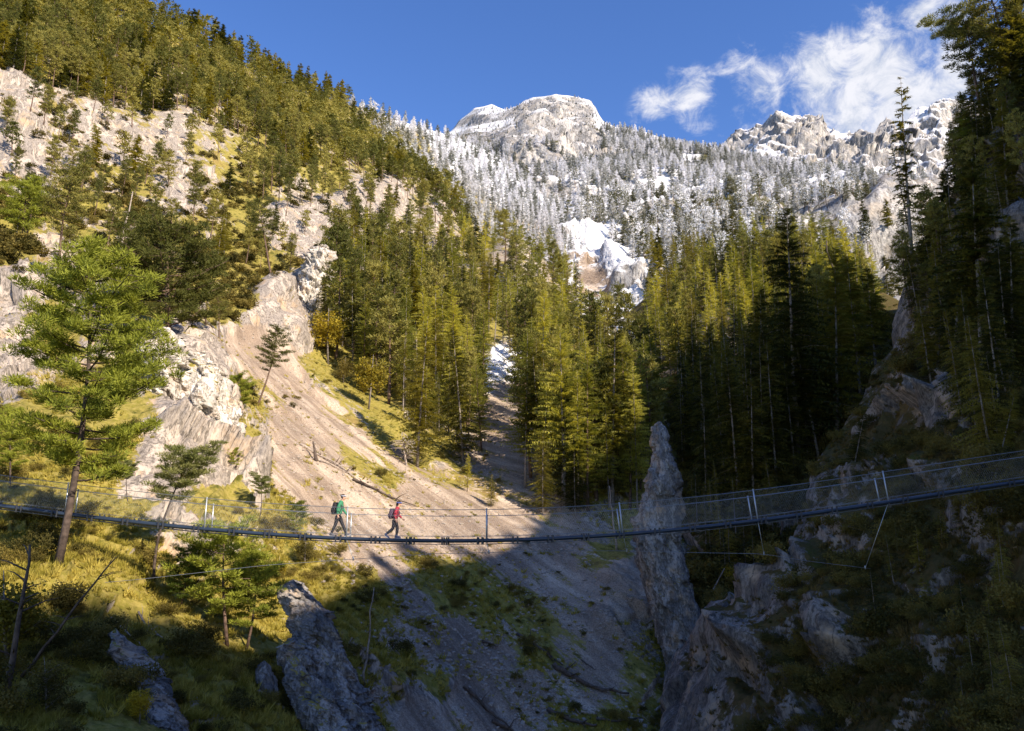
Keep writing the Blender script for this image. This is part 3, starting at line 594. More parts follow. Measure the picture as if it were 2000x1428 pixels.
KIND = {}
def reg(kind, T, Cg, H, bark, leaf):
    k = len(KIND.setdefault(kind, []))
    tm = T.mesh('trunk', [M[bark]], True); cm = Cg.mesh('crown', [M[leaf]])
    J = Geo(); J.V = T.V + Cg.V; J.k = 0; J.F = []; J.M = []
    off = 0
    for src, mi in ((T, 0), (Cg, 1)):
        F = np.concatenate(src.F); J.F.append(F + off); J.M.append(np.full(len(F), mi)); off += src.k
    KIND[kind].append((tm, cm, H, J, (bark, leaf)))
    return k
# near, mid and far versions of every kind
for sd in range(3): reg('spruce_mid', *spruce_geo(10 + sd, 18, (2.7, 2.2, 3.0)[sd], (.12, .26, .18)[sd], 36, 8, 10, .50, gaps=(.2, .38, .28)[sd], thin=.62, dead_low=True), 18, 'bark_grey', 'spruce')
for sd in range(3): reg('larch_mid', *spruce_geo(20 + sd, 18, (2.3, 2.7, 1.9)[sd], (.2, .32, .14)[sd], 38, 8, 10, .42, larch=True, gaps=(.2, .34, .28)[sd], irregular=.5, thin=.5, dead_low=True), 18, 'bark_grey', 'larch')
for sd in range(3): reg('pine_mid', *pine_geo(30 + sd, 13, 1.85, (.3, .45, .38)[sd], 30, 34, .5, .34, tw=.2, shape=('oval', 'dome', 'oval')[sd], flat=.6), 13, 'bark', 'pine')
for sd in range(2): reg('pine_far', *pine_geo(34 + sd, 13, 2.1, .40, 20, 14, .75, .62, 'dome', wood=False), 13, 'bark', 'pine')
for sd in range(2): reg('spruce_far', *spruce_geo(40 + sd, 16, 2.3, .1, 20, 6, 4, .9, gaps=.08), 16, 'bark_grey', 'spruce')
for sd in range(2): reg('dusted_far', *spruce_geo(44 + sd, 16, 2.2, .1, 20, 6, 4, .9, gaps=.08), 16, 'bark_grey', 'dusted')
for sd in range(2): reg('snowy_far', *spruce_geo(48 + sd, 15, 1.9, .05, 17, 5, 4, .95, gaps=.05), 15, 'bark_grey', 'snowy')
for sd in range(2): reg('dusted_pine_far', *pine_geo(52 + sd, 13, 2.1, .4, 18, 14, .75, .62, 'dome', wood=False), 13, 'bark', 'dusted')
reg('pine_near', *pine_geo(60, 14, 3.0, .26, 62, 150, .38, .18, 'oval', bend=1.0, trunk_r=.16, flat=.6, tw=.12), 14, 'bark_dark', 'pine_bright')
reg('pine_near', *pine_geo(61, 10, 3.8, .18, 60, 100, .5, .24, 'dome', bend=.5, trunk_r=.26, tw=.15), 10, 'bark', 'pine')
reg('pine_near', *pine_geo(62, 7, 1.5, .62, 22, 150, .36, .16, 'umbrella', bend=.9, trunk_r=.085, flat=.35, tw=.12), 7, 'bark_dark', 'pine_pale')
reg('pine_near', *pine_geo(63, 5, 1.4, .30, 30, 130, .32, .15, 'dome', bend=.3, trunk_r=.08, tw=.12), 5, 'bark', 'pine_bright')
reg('pine_near', *pine_geo(64, 16, 2.5, .48, 36, 60, .55, .28, 'dome', bend=1.1, trunk_r=.2, tw=.15), 16, 'bark', 'pine')
reg('spruce_near', *spruce_geo(70, 20, 3.2, .10, 46, 9, 15, .46, gaps=.22, thin=.65, dead_low=True), 20, 'bark_grey', 'spruce')
reg('spruce_near', *spruce_geo(71, 20, 2.8, .34, 40, 7, 12, .5, gaps=.2, irregular=.4, dead_low=True), 20, 'bark_grey', 'spruce')
reg('spruce_near', *spruce_geo(72, 20, 1.3, .30, 30, 4, 6, .42, gaps=.45, irregular=.6, dead_low=True, trunk_r=.16), 20, 'bark_grey', 'spruce')
reg('larch_near', *spruce_geo(73, 20, 2.9, .26, 46, 9, 15, .38, larch=True, gaps=.28, irregular=.5, thin=.55, dead_low=True), 20, 'bark_grey', 'larch')
reg('larch_near', *spruce_geo(74, 20, 2.5, .14, 46, 9, 15, .36, larch=True, gaps=.26, irregular=.5, thin=.55, dead_low=True), 20, 'bark', 'larch')
reg('leafy', *leafy_geo(80, 6, 1.7, .25, 26, 60, .17), 6, 'bark_grey', 'leaf_yellow')
reg('leafy', *leafy_geo(81, 6, 2.0, .15, 30, 60, .15), 6, 'bark_grey', 'leaf_dry')

NAMES = {'pine': 'pine_tree', 'spruce': 'spruce_tree', 'larch': 'larch_tree', 'snowy': 'snowy_spruce_tree', 'dusted': 'snow_dusted_tree', 'leafy': 'autumn_tree'}
N_TREES = 0
def plant(kind, var, base, top=None, H=None, label='', group=None, spin=None):
    """one tree: an Empty at its foot with trunk and crown"""
    global N_TREES
    tm, cm, H0, J, _ = KIND[kind][var % len(KIND[kind])]
    base = Vector(base)
    if top is not None: ax = Vector(top) - base; H = ax.length; q = ax.normalized().to_track_quat('Z', 'Y')
    else: q = Euler((random.gauss(0, .035), random.gauss(0, .035), 0)).to_quaternion()
    stem = kind.split('_')[0]
    o = thing(NAMES[stem], label, 'tree', base, group)
    o.rotation_mode = 'QUATERNION'; o.rotation_quaternion = q @ Quaternion((0, 0, 1), spin if spin is not None else random.random() * 6.28)
    s = H / H0; wd = s * (1.12 if top is not None else random.choice((.7, .8, .9, 1.0, 1.1, 1.25))); o.scale = (wd, wd, s)
    a = link('trunk', tm, o); b_ = link('crown', cm, o); N_TREES += 1
    return o

def proj(p):
    y_ = p[1] * math.cos(PITCH) + p[2] * math.sin(PITCH); v_ = -p[1] * math.sin(PITCH) + p[2] * math.cos(PITCH)
    return 1000 + FPX * p[0] / y_, 714 - FPX * v_ / y_
LAND = []
def T_(kind, var, sheet, bx_, by_, tx_, ty_, label, group=None, spin=None, Yoff=0.0):
    b_ = sheet.at(bx_, by_); b_ = b_ - unit(b_) * 0
    top = P(tx_, ty_, b_[1] + Yoff)
    LAND.append((label, (bx_ + tx_) / 2, (by_ + ty_) / 2))
    return plant(kind, var, b_ - np.array([0, 0, .15]), top, label=label, group=group, spin=spin)

# ---- the trees one can point at
T_('pine_near', 0, left, 105, 1140, 165, 482, 'huge sunlit pine with a broad layered crown in front of the bridge, at left', spin=.4)
T_('pine_near', 1, left, 322, 705, 325, 448, 'wide dark green pine standing over the white pinnacle', spin=1.0)
T_('pine_near', 4, left, 112, 570, 160, 330, 'slender pine with a bare leaning trunk on the upper left rocks')
T_('pine_near', 4, left, 500, 590, 502, 395, 'orange-barked pine on the grassy ledge left of the pale rock tower')
T_('pine_near', 2, left, 296, 1142, 330, 888, 'thin pine with a flat pale crown behind the left bridge section')
T_('pine_near', 2, left, 492, 1035, 522, 936, 'crooked little umbrella pine just behind the bridge railing')
T_('pine_near', 3, left, 448, 1255, 448, 1032, 'bright young pine below the bridge with two dark trunks beside it')
T_('pine_near', 3, left, 484, 1262, 500, 1090, 'shaded small pine right beside the bright young one')
T_('pine_near', 3, left, 570, 1062, 575, 985, 'round grey-green pine bush touching the railing left of the green-jacketed walker')
T_('pine_near', 3, left, 350, 1200, 362, 1075, 'sparse thin pine sapling on the sunlit grass between the thin pine and the young pine')
T_('pine_near', 4, left, 498, 800, 540, 640, 'leaning pine at the top left corner of the scree')
T_('pine_near', 3, left, 466, 830, 466, 735, 'round green pine bush against the white buttress')
T_('pine_near', 3, left, 440, 960, 455, 880, 'small sunlit pine at the foot of the white buttress')
T_('pine_near', 3, left, 40, 480, 44, 360, 'bushy dark pine cut by the left edge above the reddish ground')
T_('pine_near', 2, left, 240, 1010, 250, 905, 'low bushy pine next to the big trunk at the bridge')
T_('pine_near', 0, left, 20, 960, 40, 800, 'dense pine at the left edge beneath the huge one')
T_('pine_near', 3, left, 235, 760, 240, 640, 'medium pine tucked right of the huge crown')
T_('pine_near', 4, left, 420, 700, 420, 570, 'small slim pine right of the wide dark one')
T_('pine_near', 4, left, 255, 560, 262, 420, 'upright pine between the two leaning trunks in the upper left')
T_('leafy', 0, left, 640, 712, 640, 590, 'orange-yellow autumn tree at the top edge of the scree')
T_('leafy', 0, left, 720, 800, 728, 680, 'yellow leaved tree with a pale straight stem above the scree edge')
T_('leafy', 1, left, 672, 745, 675, 690, 'low olive bush tree at the upper scree edge')
T_('leafy', 0, left, 545, 1140, 545, 1080, 'small yellow-green shrub tree at the head of the rock ribs')
T_('leafy', 1, left, 590, 1110, 600, 1040, 'olive shrub tree under the bridge above the rock ribs')
T_('leafy', 0, left, 20, 1330, 5, 1090, 'yellow-leaved shrub tree at the lower left edge of the shade')
T_('leafy', 1, left, 90, 1400, 85, 1270, 'dark olive shrub in the lower left corner')
T_('leafy', 0, left, 270, 1420, 272, 1330, 'small orange-leaved bush beside the narrow lower left rib')
T_('spruce_near', 0, left, 820, 905, 832, 640, 'tall green spruce at the right end of the scree edge')
T_('spruce_near', 0, left, 905, 900, 885, 640, 'broad green spruce beside the gravel chute')
T_('larch_near', 1, left, 940, 880, 930, 700, 'small larch leaning over the gravel chute from the left')
T_('larch_near', 1, left, 912, 960, 915, 885, 'young yellow-green larch alone on the scree, left of the pair')
T_('spruce_near', 0, left, 960, 990, 960, 925, 'young green spruce alone on the scree, right of the pair')
T_('larch_near', 0, left, 1026, 950, 1030, 710, 'golden-green larch first right of the gravel chute')
T_('larch_near', 0, left, 1097, 990, 1095, 640, 'tallest golden larch with a pale trunk right of the gravel chute')
T_('larch_near', 1, left, 1150, 1000, 1148, 690, 'slim larch between the tall golden one and the dark spruce')
T_('spruce_near', 0, left, 1200, 990, 1200, 600, 'dark-cored spruce among golden larches above the railing')
T_('larch_near', 1, left, 1228, 1000, 1232, 730, 'golden larch left of the grey rock fin')
T_('spruce_near', 0, left, 1062, 1000, 1060, 840, 'lower spruce at the foot of the tallest golden larch')
T_('spruce_near', 0, left, 1125, 1005, 1120, 850, 'bushy low spruce behind the wire mesh below the larches')
T_('larch_near', 0, mid, 1288, 870, 1268, 655, 'larch with a dark trunk growing on top of the grey fin')
T_('spruce_near', 0, mid, 1560, 905, 1536, 400, 'tallest dark spruce standing against the snowy forest')
T_('spruce_near', 1, mid, 1600, 905, 1545, 640, 'leaning grey-trunked spruce below the tallest dark one')
T_('spruce_near', 0, mid, 1632, 860, 1632, 480, 'dark pointed spruce right of the tallest dark one')
T_('spruce_near', 0, mid, 1490, 900, 1485, 560, 'dark spruce left of the tallest dark one')
T_('spruce_near', 1, mid, 1680, 800, 1655, 500, 'thin-crowned spruce left of the rock spur')
T_('spruce_near', 1, mid, 1715, 760, 1690, 520, 'dark spruce nearest to the pale rock spur')
T_('spruce_near', 0, mid, 1430, 920, 1425, 700, 'shaded spruce below the pale leaning slab')
T_('spruce_near', 0, mid, 1370, 930, 1370, 690, 'dark spruce right behind the grey fin')
T_('spruce_near', 1, mid, 1655, 850, 1600, 700, 'bare-stemmed leaning spruce on the shaded bank')
T_('spruce_near', 2, right, 1792, 525, 1762, 148, 'tall thin ragged spruce against the cloud')
T_('spruce_near', 2, right, 1778, 510, 1738, 280, 'dead-looking crooked spruce left of the tall ragged one')
T_('pine_near', 4, right, 1990, 250, 1905, -40, 'big pine leaning in from the top right corner')
T_('pine_near', 4, right, 1938, 285, 1890, 50, 'pine with a lit trunk below the top right corner')
T_('spruce_near', 1, right, 1985, 300, 1978, -30, 'tall dark spruce down the top right frame edge')
T_('spruce_near', 2, right, 1935, 330, 1925, 90, 'slender dark spruce before the pine with the lit trunk')
T_('spruce_near', 0, right, 1960, 420, 1955, 190, 'dark spruce on the upper right wall below the tall edge spruce')
T_('pine_near', 3, right, 1905, 345, 1900, 250, 'bushy dark pine on the upper rim of the right wall')
T_('pine_near', 2, right, 1960, 180, 1885, 20, 'dark layered pine overhanging the top right rim')
T_('spruce_near', 1, right, 1850, 480, 1842, 330, 'dense black-green spruce on the right rim beside the cloud')
T_('spruce_near', 1, right, 1825, 580, 1825, 400, 'full dark spruce right of the thin ragged pair')
T_('spruce_near', 1, right, 1935, 800, 1900, 310, 'dark spruce with a long reddish trunk on the right wall')
T_('spruce_near', 0, right, 1990, 760, 1975, 420, 'heavy dark spruce at the right edge')
T_('spruce_near', 0, right, 1890, 690, 1880, 420, 'shaded spruce left of the long reddish trunk')
T_('spruce_near', 0, right, 1850, 740, 1845, 520, 'short dark spruce above the pale rock band')
T_('spruce_near', 0, right, 1690, 960, 1690, 800, 'small dark spruce on the slope above the bridge railing')
T_('spruce_near', 0, right, 1985, 960, 1985, 760, 'dark spruce where the bridge meets the right wall')
T_('leafy', 1, right, 1760, 760, 1765, 690, 'olive shrub on the lip above the pale rock band')
T_('leafy', 1, right, 1430, 1240, 1425, 1150, 'dark shrub over the gorge bottom')
T_('leafy', 0, mid, 1440, 1170, 1432, 1090, 'yellow-leaved shrub in the dark gully right of the grey fin')

# ---- scattered forest
def inpoly(poly, x, y):
    poly = np.array(poly, float); r_ = np.zeros(x.shape, bool); j = len(poly) - 1
    for i_ in range(len(poly)):
        xi, yi = poly[i_]; xj, yj = poly[j]
        r_ ^= ((yi > y) != (yj > y)) & (x < (xj - xi) * (y - yi) / (yj - yi + 1e-9) + xi); j = i_
    return r_
def sample(poly, n_, mind, seed=0):
    r = np.random.default_rng(seed); pl = np.array(poly); lo, hi = pl.min(0), pl.max(0); out = []; grid = {}
    for _ in range(40):
        q = lo + (hi - lo) * r.random((n_ * 3, 2)); q = q[inpoly(poly, q[:, 0], q[:, 1])]
        for p in q:
            md = mind(p) if callable(mind) else mind
            k = (int(p[0] // 12), int(p[1] // 12)); R_ = int(md // 12) + 1; ok = True
            for a in range(-R_, R_ + 1):
                for b_ in range(-R_, R_ + 1):
                    for o in grid.get((k[0] + a, k[1] + b_), ()):
                        if (o[0] - p[0]) ** 2 + ((o[1] - p[1]) * 1.3) ** 2 < md * md: ok = False; break
                    if not ok: break
                if not ok: break
            if ok: grid.setdefault(k, []).append(p); out.append(p)
            if len(out) >= n_: return np.array(out)
    return np.array(out)
POOL = []   # (apparent size, species, version, base, H, region)
def fill(sheet, poly, n_, mind, species, hr, region, seed, lod=None):
    q = sample(poly, n_, mind, seed); r = np.random.default_rng(seed + 1)
    B = sheet.at(q[:, 0], q[:, 1])
    if region == 'far':
        kp = vnoise(B / 60.0, 5) + .5 * vnoise(B / 22.0, 6) > -.42; q, B = q[kp], B[kp]
    for (px, py), b_ in zip(q, B):
        sp = species(px, py, r); H = hr[0] + (hr[1] - hr[0]) * r.random() ** .7
        if 'dusted' in sp or 'snowy' in sp: H *= .85
        dist = np.linalg.norm(b_)
        POOL.append((H / dist * FPX, sp, dist, b_ - [0, 0, .3], H, region))
def up_sp(px, py, r):
    s = np.clip((px - 600) / 190 + (r.random() - .5) * .5 - max(0, (py - (215 + (px - 700) * .55)) / 110), 0, 1)
    if s > .62: return 'snowy'
    if s > .28: return 'dusted' if r.random() < .6 else 'dusted_pine'
    return 'pine' if r.random() < .72 else 'spruce'
fill(left, [(-60, -60), (0, -50), (150, 8), (300, 62), (440, 114), (600, 188), (700, 216), (880, 270), (1000, 335), (1110, 430), (1150, 520), (1120, 560), (950, 480), (860, 440), (780, 400), (650, 345), (520, 310), (400, 250), (200, 200), (0, 160), (-60, 150)], 1250, lambda p: 15 - 6 * min(1, max(0, (p[0] - 500) / 500)), up_sp, (10.5, 15), 'upper_left', 11)
fill(left, [(0, 160), (200, 205), (400, 255), (650, 350), (860, 440), (950, 480), (1120, 560), (1150, 620), (950, 520), (700, 480), (560, 560), (450, 560), (300, 560), (150, 520), (0, 470)], 95, 26, lambda px, py, r: 'pine' if r.random() < .85 else 'spruce', (5, 11), 'cliff', 13)
fill(left, [(450, 330), (640, 340), (800, 420), (900, 470), (900, 540), (700, 490), (620, 440), (500, 420)], 40, 24, lambda px, py, r: 'pine', (10, 14), 'cliff', 14)
fill(left, [(180, 560), (480, 560), (480, 640), (420, 680), (180, 640)], 3, 50, lambda px, py, r: 'pine', (7, 11), 'ledge', 15)
fill(left, [(-20, -66), (150, -8), (300, 50), (440, 100), (600, 182), (680, 206), (680, 216), (600, 194), (440, 118), (300, 66), (150, 6), (-20, -52)], 60, 9, lambda px, py, r: 'spruce' if r.random() < .8 else 'pine', (14, 21), 'upper_left', 12)
def cen(px, py, r):
    v = r.random(); return 'larch' if v < .48 else ('spruce' if v < .74 else 'pine')
fill(left, [(610, 660), (640, 560), (680, 500), (900, 510), (1110, 560), (1150, 640), (1200, 690), (1285, 780), (1285, 830), (1020, 800), (1000, 730), (940, 690), (935, 740), (950, 860), (880, 870), (760, 790), (640, 705)], 300, 18, cen, (8, 20), 'centre', 17)
fill(left, [(1020, 800), (1285, 830), (1275, 930), (1240, 1010), (1080, 1000), (1025, 930)], 46, 22, cen, (13, 19), 'centre_low', 19)
fill(mid, [(1265, 690), (1290, 640), (1350, 560), (1450, 505), (1550, 500), (1640, 525), (1700, 580), (1720, 640), (1600, 740), (1480, 720), (1320, 780)], 150, 18, lambda px, py, r: 'larch' if r.random() < .62 else ('spruce' if r.random() < .6 else 'pine'), (13, 18), 'spur', 21)
fill(mid, [(1320, 780), (1480, 720), (1600, 740), (1690, 700), (1640, 820), (1590, 910), (1480, 1000), (1360, 1000), (1330, 900)], 60, 26, lambda px, py, r: 'spruce', (12, 18), 'shade', 23)
fill(mid, [(1350, 1000), (1560, 960), (1530, 1080), (1440, 1170), (1370, 1160)], 22, 26, lambda px, py, r: 'spruce', (3, 7), 'gully', 25)
fill(right, [(2000, 330), (2000, 480), (1900, 540), (1860, 620), (1790, 640), (1770, 580), (1860, 430), (1930, 380)], 20, 30, lambda px, py, r: 'spruce' if r.random() < .7 else 'pine', (5, 9), 'right_rim', 27)
fill(right, [(2010, 20), (2010, 330), (1900, 400), (1862, 400), (1910, 310), (1975, 190)], 22, 22, lambda px, py, r: 'spruce' if r.random() < .6 else 'pine', (5, 10), 'right_rim', 37)
fill(right, [(1820, 560), (2000, 480), (2000, 940), (1900, 880), (1800, 720)], 22, 34, lambda px, py, r: 'spruce', (5, 10), 'right_wall', 28)
fill(right, [(1800, 1050), (2000, 980), (2050, 1428), (1850, 1428), (1700, 1250)], 16, 50, lambda px, py, r: 'spruce', (1.5, 3.5), 'right_low', 29)
def far_sp(px, py, r):
    if py < 425 + r.normal() * 22: return 'snowy'
    if py < 560 + r.normal() * 30: return 'dusted' if r.random() < .6 else 'dusted_pine'
    return 'spruce' if r.random() < .6 else 'dusted'
fill(snowm, [(870, 285), (1000, 330), (1160, 345), (1180, 260), (1300, 282), (1450, 312), (1600, 338), (1800, 372), (1800, 430), (1690, 425), (1640, 470), (1780, 520), (1780, 600), (1270, 640), (1262, 560), (1225, 520), (1190, 480), (1165, 455), (1135, 470), (1110, 440), (950, 380)], 4600, lambda p: 5.0 + max(0, (p[1] - 330)) * .04, far_sp, (13, 21), 'far', 31)
fill(snowm, [(890, 250), (960, 212), (1010, 215), (1030, 200), (1130, 200), (1165, 225), (1185, 262), (1160, 345), (1000, 330), (900, 310)], 700, 5, lambda px, py, r: 'snowy', (4, 8), 'peak', 33)
rq = sample([(-250, 0), (190, 0), (190, 1), (-250, 1)], 1, 0, 1)  # (keeps the seed order)
fill(peaks, [(1430, 300), (1700, 310), (1800, 300), (1800, 420), (1400, 420)], 160, 8, lambda px, py, r: 'snowy', (14, 20), 'peak', 35)

# the 300 largest of a kind stand as trees of their own, the rest of that kind is one forest
HID = {}
def pool_collection(kind):
    if kind in HID: return HID[kind]
    c = bpy.data.collections.new(kind + '_models')
    for k, (tm, cm, H, J, (bk, lf)) in enumerate(KIND[kind]):
        me = raw_mesh(kind, np.concatenate(J.V), np.concatenate(J.F), [M[bk], M[lf]], np.concatenate(J.M))
        o = bpy.data.objects.new(kind, me); c.objects.link(o)
    HID[kind] = c; return c
def gn_scatter(name, coll, pts, rotz, scl, nvar, label, cat='forest', tilt=None, seed=0):
    r = np.random.default_rng(seed); N = len(pts)
    me = bpy.data.meshes.new(name); me.vertices.add(N); me.vertices.foreach_set('co', np.asarray(pts, np.float32).ravel())
    rot = np.zeros((N, 3), np.float32); rot[:, 2] = rotz
    if tilt is not None: rot[:, :2] = tilt
    a = me.attributes.new('rot', 'FLOAT_VECTOR', 'POINT'); a.data.foreach_set('vector', rot.ravel())
    a = me.attributes.new('scl', 'FLOAT_VECTOR', 'POINT'); a.data.foreach_set('vector', np.asarray(scl, np.float32).ravel())
    a = me.attributes.new('var', 'INT', 'POINT'); a.data.foreach_set('value', r.integers(0, nvar, N).astype(np.int32))
    o = link(name, me, kind='stuff', label=label, category=cat)
    g = bpy.data.node_groups.new(name, 'GeometryNodeTree'); g.interface.new_socket('Geometry', in_out='INPUT', socket_type='NodeSocketGeometry'); g.interface.new_socket('Geometry', in_out='OUTPUT', socket_type='NodeSocketGeometry')
    nn = g.nodes; gi = nn.new('NodeGroupInput'); go = nn.new('NodeGroupOutput')
    ip = nn.new('GeometryNodeInstanceOnPoints'); ci = nn.new('GeometryNodeCollectionInfo'); ci.inputs[0].default_value = coll; ci.inputs['Separate Children'].default_value = True; ci.inputs['Reset Children'].default_value = True
    def at(nm, ty):
        x = nn.new('GeometryNodeInputNamedAttribute'); x.data_type = ty; x.inputs[0].default_value = nm; return x.outputs[0]
    e2r = nn.new('FunctionNodeEulerToRotation'); L = g.links
    L.new(at('rot', 'FLOAT_VECTOR'), e2r.inputs[0]); L.new(e2r.outputs[0], ip.inputs['Rotation']); L.new(at('scl', 'FLOAT_VECTOR'), ip.inputs['Scale'])
    ip.inputs['Pick Instance'].default_value = True; L.new(at('var', 'INT'), ip.inputs['Instance Index'])
    m2p = nn.new('GeometryNodeMeshToPoints'); L.new(gi.outputs[0], m2p.inputs[0]); L.new(m2p.outputs[0], ip.inputs['Points'])
    L.new(ci.outputs[0], ip.inputs['Instance']); L.new(ip.outputs[0], go.inputs[0])
    md = o.modifiers.new('scatter', 'NODES'); md.node_group = g
    return o
REG = {'upper_left': 'on the forested upper left mountainside', 'cliff': 'clinging to the pale cliffs of the left mountainside', 'ledge': 'on the grassy ledges left of the scree', 'centre': 'in the mixed wood above the scree',
       'centre_low': 'in the wood behind the middle of the bridge', 'spur': 'on the sunlit spur right of the snowy gully', 'shade': 'in the dark stand behind the grey fin', 'gully': 'in the shaded gully right of the grey fin',
       'right_rim': 'on the rim of the shaded right wall', 'right_wall': 'on the shaded right wall above the bridge', 'right_low': 'low on the shaded slope under the bridge at right', 'far': 'on the snowy slope below the peak', 'peak': 'high on the snowy peaks'}
ADJ = {'pine': 'olive-green pine', 'spruce': 'dark green spruce', 'larch': 'yellow-green larch', 'snowy': 'snow-covered spruce', 'dusted': 'snow-dusted conifer'}
bysp = {}; SINGLE = []
for e in POOL: bysp.setdefault(e[1].split('_')[0], []).append(e)
for sp, L_ in bysp.items():
    L_.sort(key=lambda e: -e[0])
    quota = 300 - (25 if sp in ('pine', 'spruce') else 8)
    for e in L_[:quota]:
        size, s_, dist, b_, H, rgn = e
        ver = s_ + ('_near' if (size > 190 and s_ in ('spruce', 'larch')) else ('_mid' if (s_ in ('pine', 'spruce', 'larch')) else '_far'))
        va = random.randrange(2) if ver.endswith('near') else random.randrange(3)
        if ver == 'spruce_near': va = 0 if random.random() < .8 else 1
        if ver == 'larch_near': va = random.randrange(2)
        o_ = plant(ver, va, b_, None, H, label=ADJ[sp] + ' ' + REG[rgn], group=sp + ' trees ' + REG[rgn])
        SINGLE.append((o_, sp, *proj(np.array(b_) + [0, 0, H / 2])))
    rest = {}
    for e in L_[quota:]: rest.setdefault(e[1], []).append(e)
    for s_, E in rest.items():
        kd = s_ + '_far'; H0 = KIND[kd][0][2]; N = len(E); sc_ = np.array([e[4] / H0 for e in E]); wd = sc_ * rng.uniform(.95, 1.45, N) * (1.35 if s_ in ('snowy', 'dusted') else 1.0)
        gn_scatter({'pine': 'pine_forest', 'spruce': 'spruce_forest', 'snowy': 'snowy_forest', 'dusted': 'snow_dusted_forest', 'dusted_pine': 'snow_dusted_pine_forest', 'larch': 'larch_forest'}[s_],
            pool_collection(kd), np.array([e[3] for e in E]), rng.random(N) * 6.28, np.stack([wd, wd, sc_], -1), len(KIND[kd]), 'distant forest of ' + ADJ[sp] + ' trees covering the slopes')
# words for the ones that stand right beside something one can find
SHORT = [('the huge sunlit pine', 160, 700), ('the wide dark green pine', 325, 570), ('the white pinnacle', 330, 760), ('the broad white buttress', 410, 800), ('the orange-yellow autumn tree', 640, 650), ('the yellow tree above the scree edge', 724, 740),
    ('the pale rock tower', 620, 560), ('the craggy pale outcrop', 535, 630), ('the tall bare leaning stem', 240, 466), ('the tall green spruce at the scree edge', 826, 772), ('the broad spruce beside the gravel chute', 895, 770), ('the upper snow patch of the chute', 975, 740),
    ('the first golden larch beside the chute', 1028, 830), ('the tallest golden larch', 1096, 815), ('the dark-cored spruce', 1200, 795), ('the larch on top of the grey fin', 1278, 762), ('the tip of the grey fin', 1287, 840), ('the pale leaning slab', 1410, 670),
    ('the tallest dark spruce', 1548, 650), ('the dark pointed spruce', 1632, 670), ('the broken-topped pole', 1630, 555), ('the foot of the snowy gully', 1240, 600), ('the head of the snowy gully', 1150, 470), ('the thin ragged spruce', 1777, 336), ('the long reddish trunk', 1917, 555),
    ('the pale rock band on the right wall', 1850, 790), ('the left frame edge above the cliffs', 0, 120), ('the cliff top at far left', 60, 180), ('the middle of the upper cliffs', 320, 270), ('the right end of the upper cliffs', 440, 300), ('the middle rock band', 600, 440), ('the right rock band', 820, 440),
    ('the summit block of the snowy peak', 1090, 210), ('the rocky peaks under the cloud', 1540, 240), ('the bend of the left skyline', 600, 180), ('the notch between ridge and peak', 885, 250), ('the upper left corner', 100, 20), ('the leaning pine atop the scree', 520, 720), ('the grey rock ribs under the bridge', 640, 1200)]
ORD = ('nearest', 'second nearest', 'third nearest', 'fourth nearest')
used_ = set()
for sp in ('pine', 'spruce', 'larch', 'snowy', 'dusted'):
    T2 = [e for e in SINGLE if e[1] == sp]
    for nm, lx, ly in SHORT:
        sect = {}
        for e in T2:
            dx, dy = e[2] - lx, e[3] - ly; d = math.hypot(dx, dy)
            if d > 170: continue
            w_ = 'right of' if abs(dx) >= abs(dy) and dx > 0 else 'left of' if abs(dx) >= abs(dy) else 'below' if dy > 0 else 'above'
            sect.setdefault(w_, []).append((d, e[0].name, e[0]))
        for w_, lst in sect.items():
            lst.sort(key=lambda q: (q[0], q[1]))
            for r_, (d, _, o_) in enumerate(lst[:4]):
                if o_.name in used_: continue
                used_.add(o_.name); o_['label'] = ADJ[sp] + ', ' + ORD[r_] + ' ' + w_ + ' ' + nm
# unseen spruces added on the shading crest for dappled light
k = rng.integers(0, nr - 1, 220); cc = rng.integers(8, 58, 220); k = np.where((ry[k] > -85) & (ry[k] < 60), rng.integers(0, 100, 220), k); pts = RV[k, cc] - [0, 0, .5]; s0 = rng.uniform(.5, .95, 220)
gn_scatter('crest_dapple_spruces', pool_collection('spruce_far'), pts, rng.random(220) * 6.28, np.stack([s0 * 1.2, s0 * 1.2, s0], -1), 2, 'unseen spruces added along the crest of the sunward mountainside for dappled light')

yq = rng.uniform(-36, 34, 70); kq = np.clip(((yq + 260) / 460 * (nr - 1)).astype(int), 0, nr - 1); cq = rng.integers(45, 50, 70); sq = rng.uniform(.12, .42, 70)
gn_scatter('crest_dapple_pines', pool_collection('pine_far'), RV[kq, cq] - [0, 0, .2], rng.random(70) * 6.28, np.stack([sq * 1.3, sq * 1.3, sq], -1), 2, 'unseen low pines added along the crest to dapple the edge of the shade')  # unseen trees, added to break up the shadow edge

# ------------------------------------------------------------------ undergrowth, grass, stones (nobody could count them)
def small_coll(name, geos, mats):
    c = bpy.data.collections.new(name)
    for g in geos: c.objects.link(bpy.data.objects.new(name, g.mesh(name, mats)))
    return c
def leaf_only(seed, **kw):
    T, Cg = leafy_geo(seed, **kw); J = Geo(); J.V = Cg.V; J.F = Cg.F; J.M = Cg.M; J.k = Cg.k; return J
tuft_c = small_coll('grass_tuft', [tuft_geo(s) for s in range(4)], [M['grass']])
brown_tuft_c = small_coll('brown_grass_tuft', [tuft_geo(s + 7) for s in range(4)], [M['brown_grass']])
bush_c = small_coll('bush', [leaf_only(90 + s, H=.9, Rr=.8, nbr=10, n=26, size=.16, bush=True) for s in range(3)], [M['leaf_dry']])
fine_bush_c = small_coll('fine_bush', [leaf_only(95 + s, H=.9, Rr=.8, nbr=14, n=70, size=.075, bush=True) for s in range(3)], [M['leaf_dry']])
stone_c = small_coll('stone', [stone_geo(s) for s in range(5)], [simple('pale_stone', (.33, .28, .235), .9, var=.3, scale=3)])
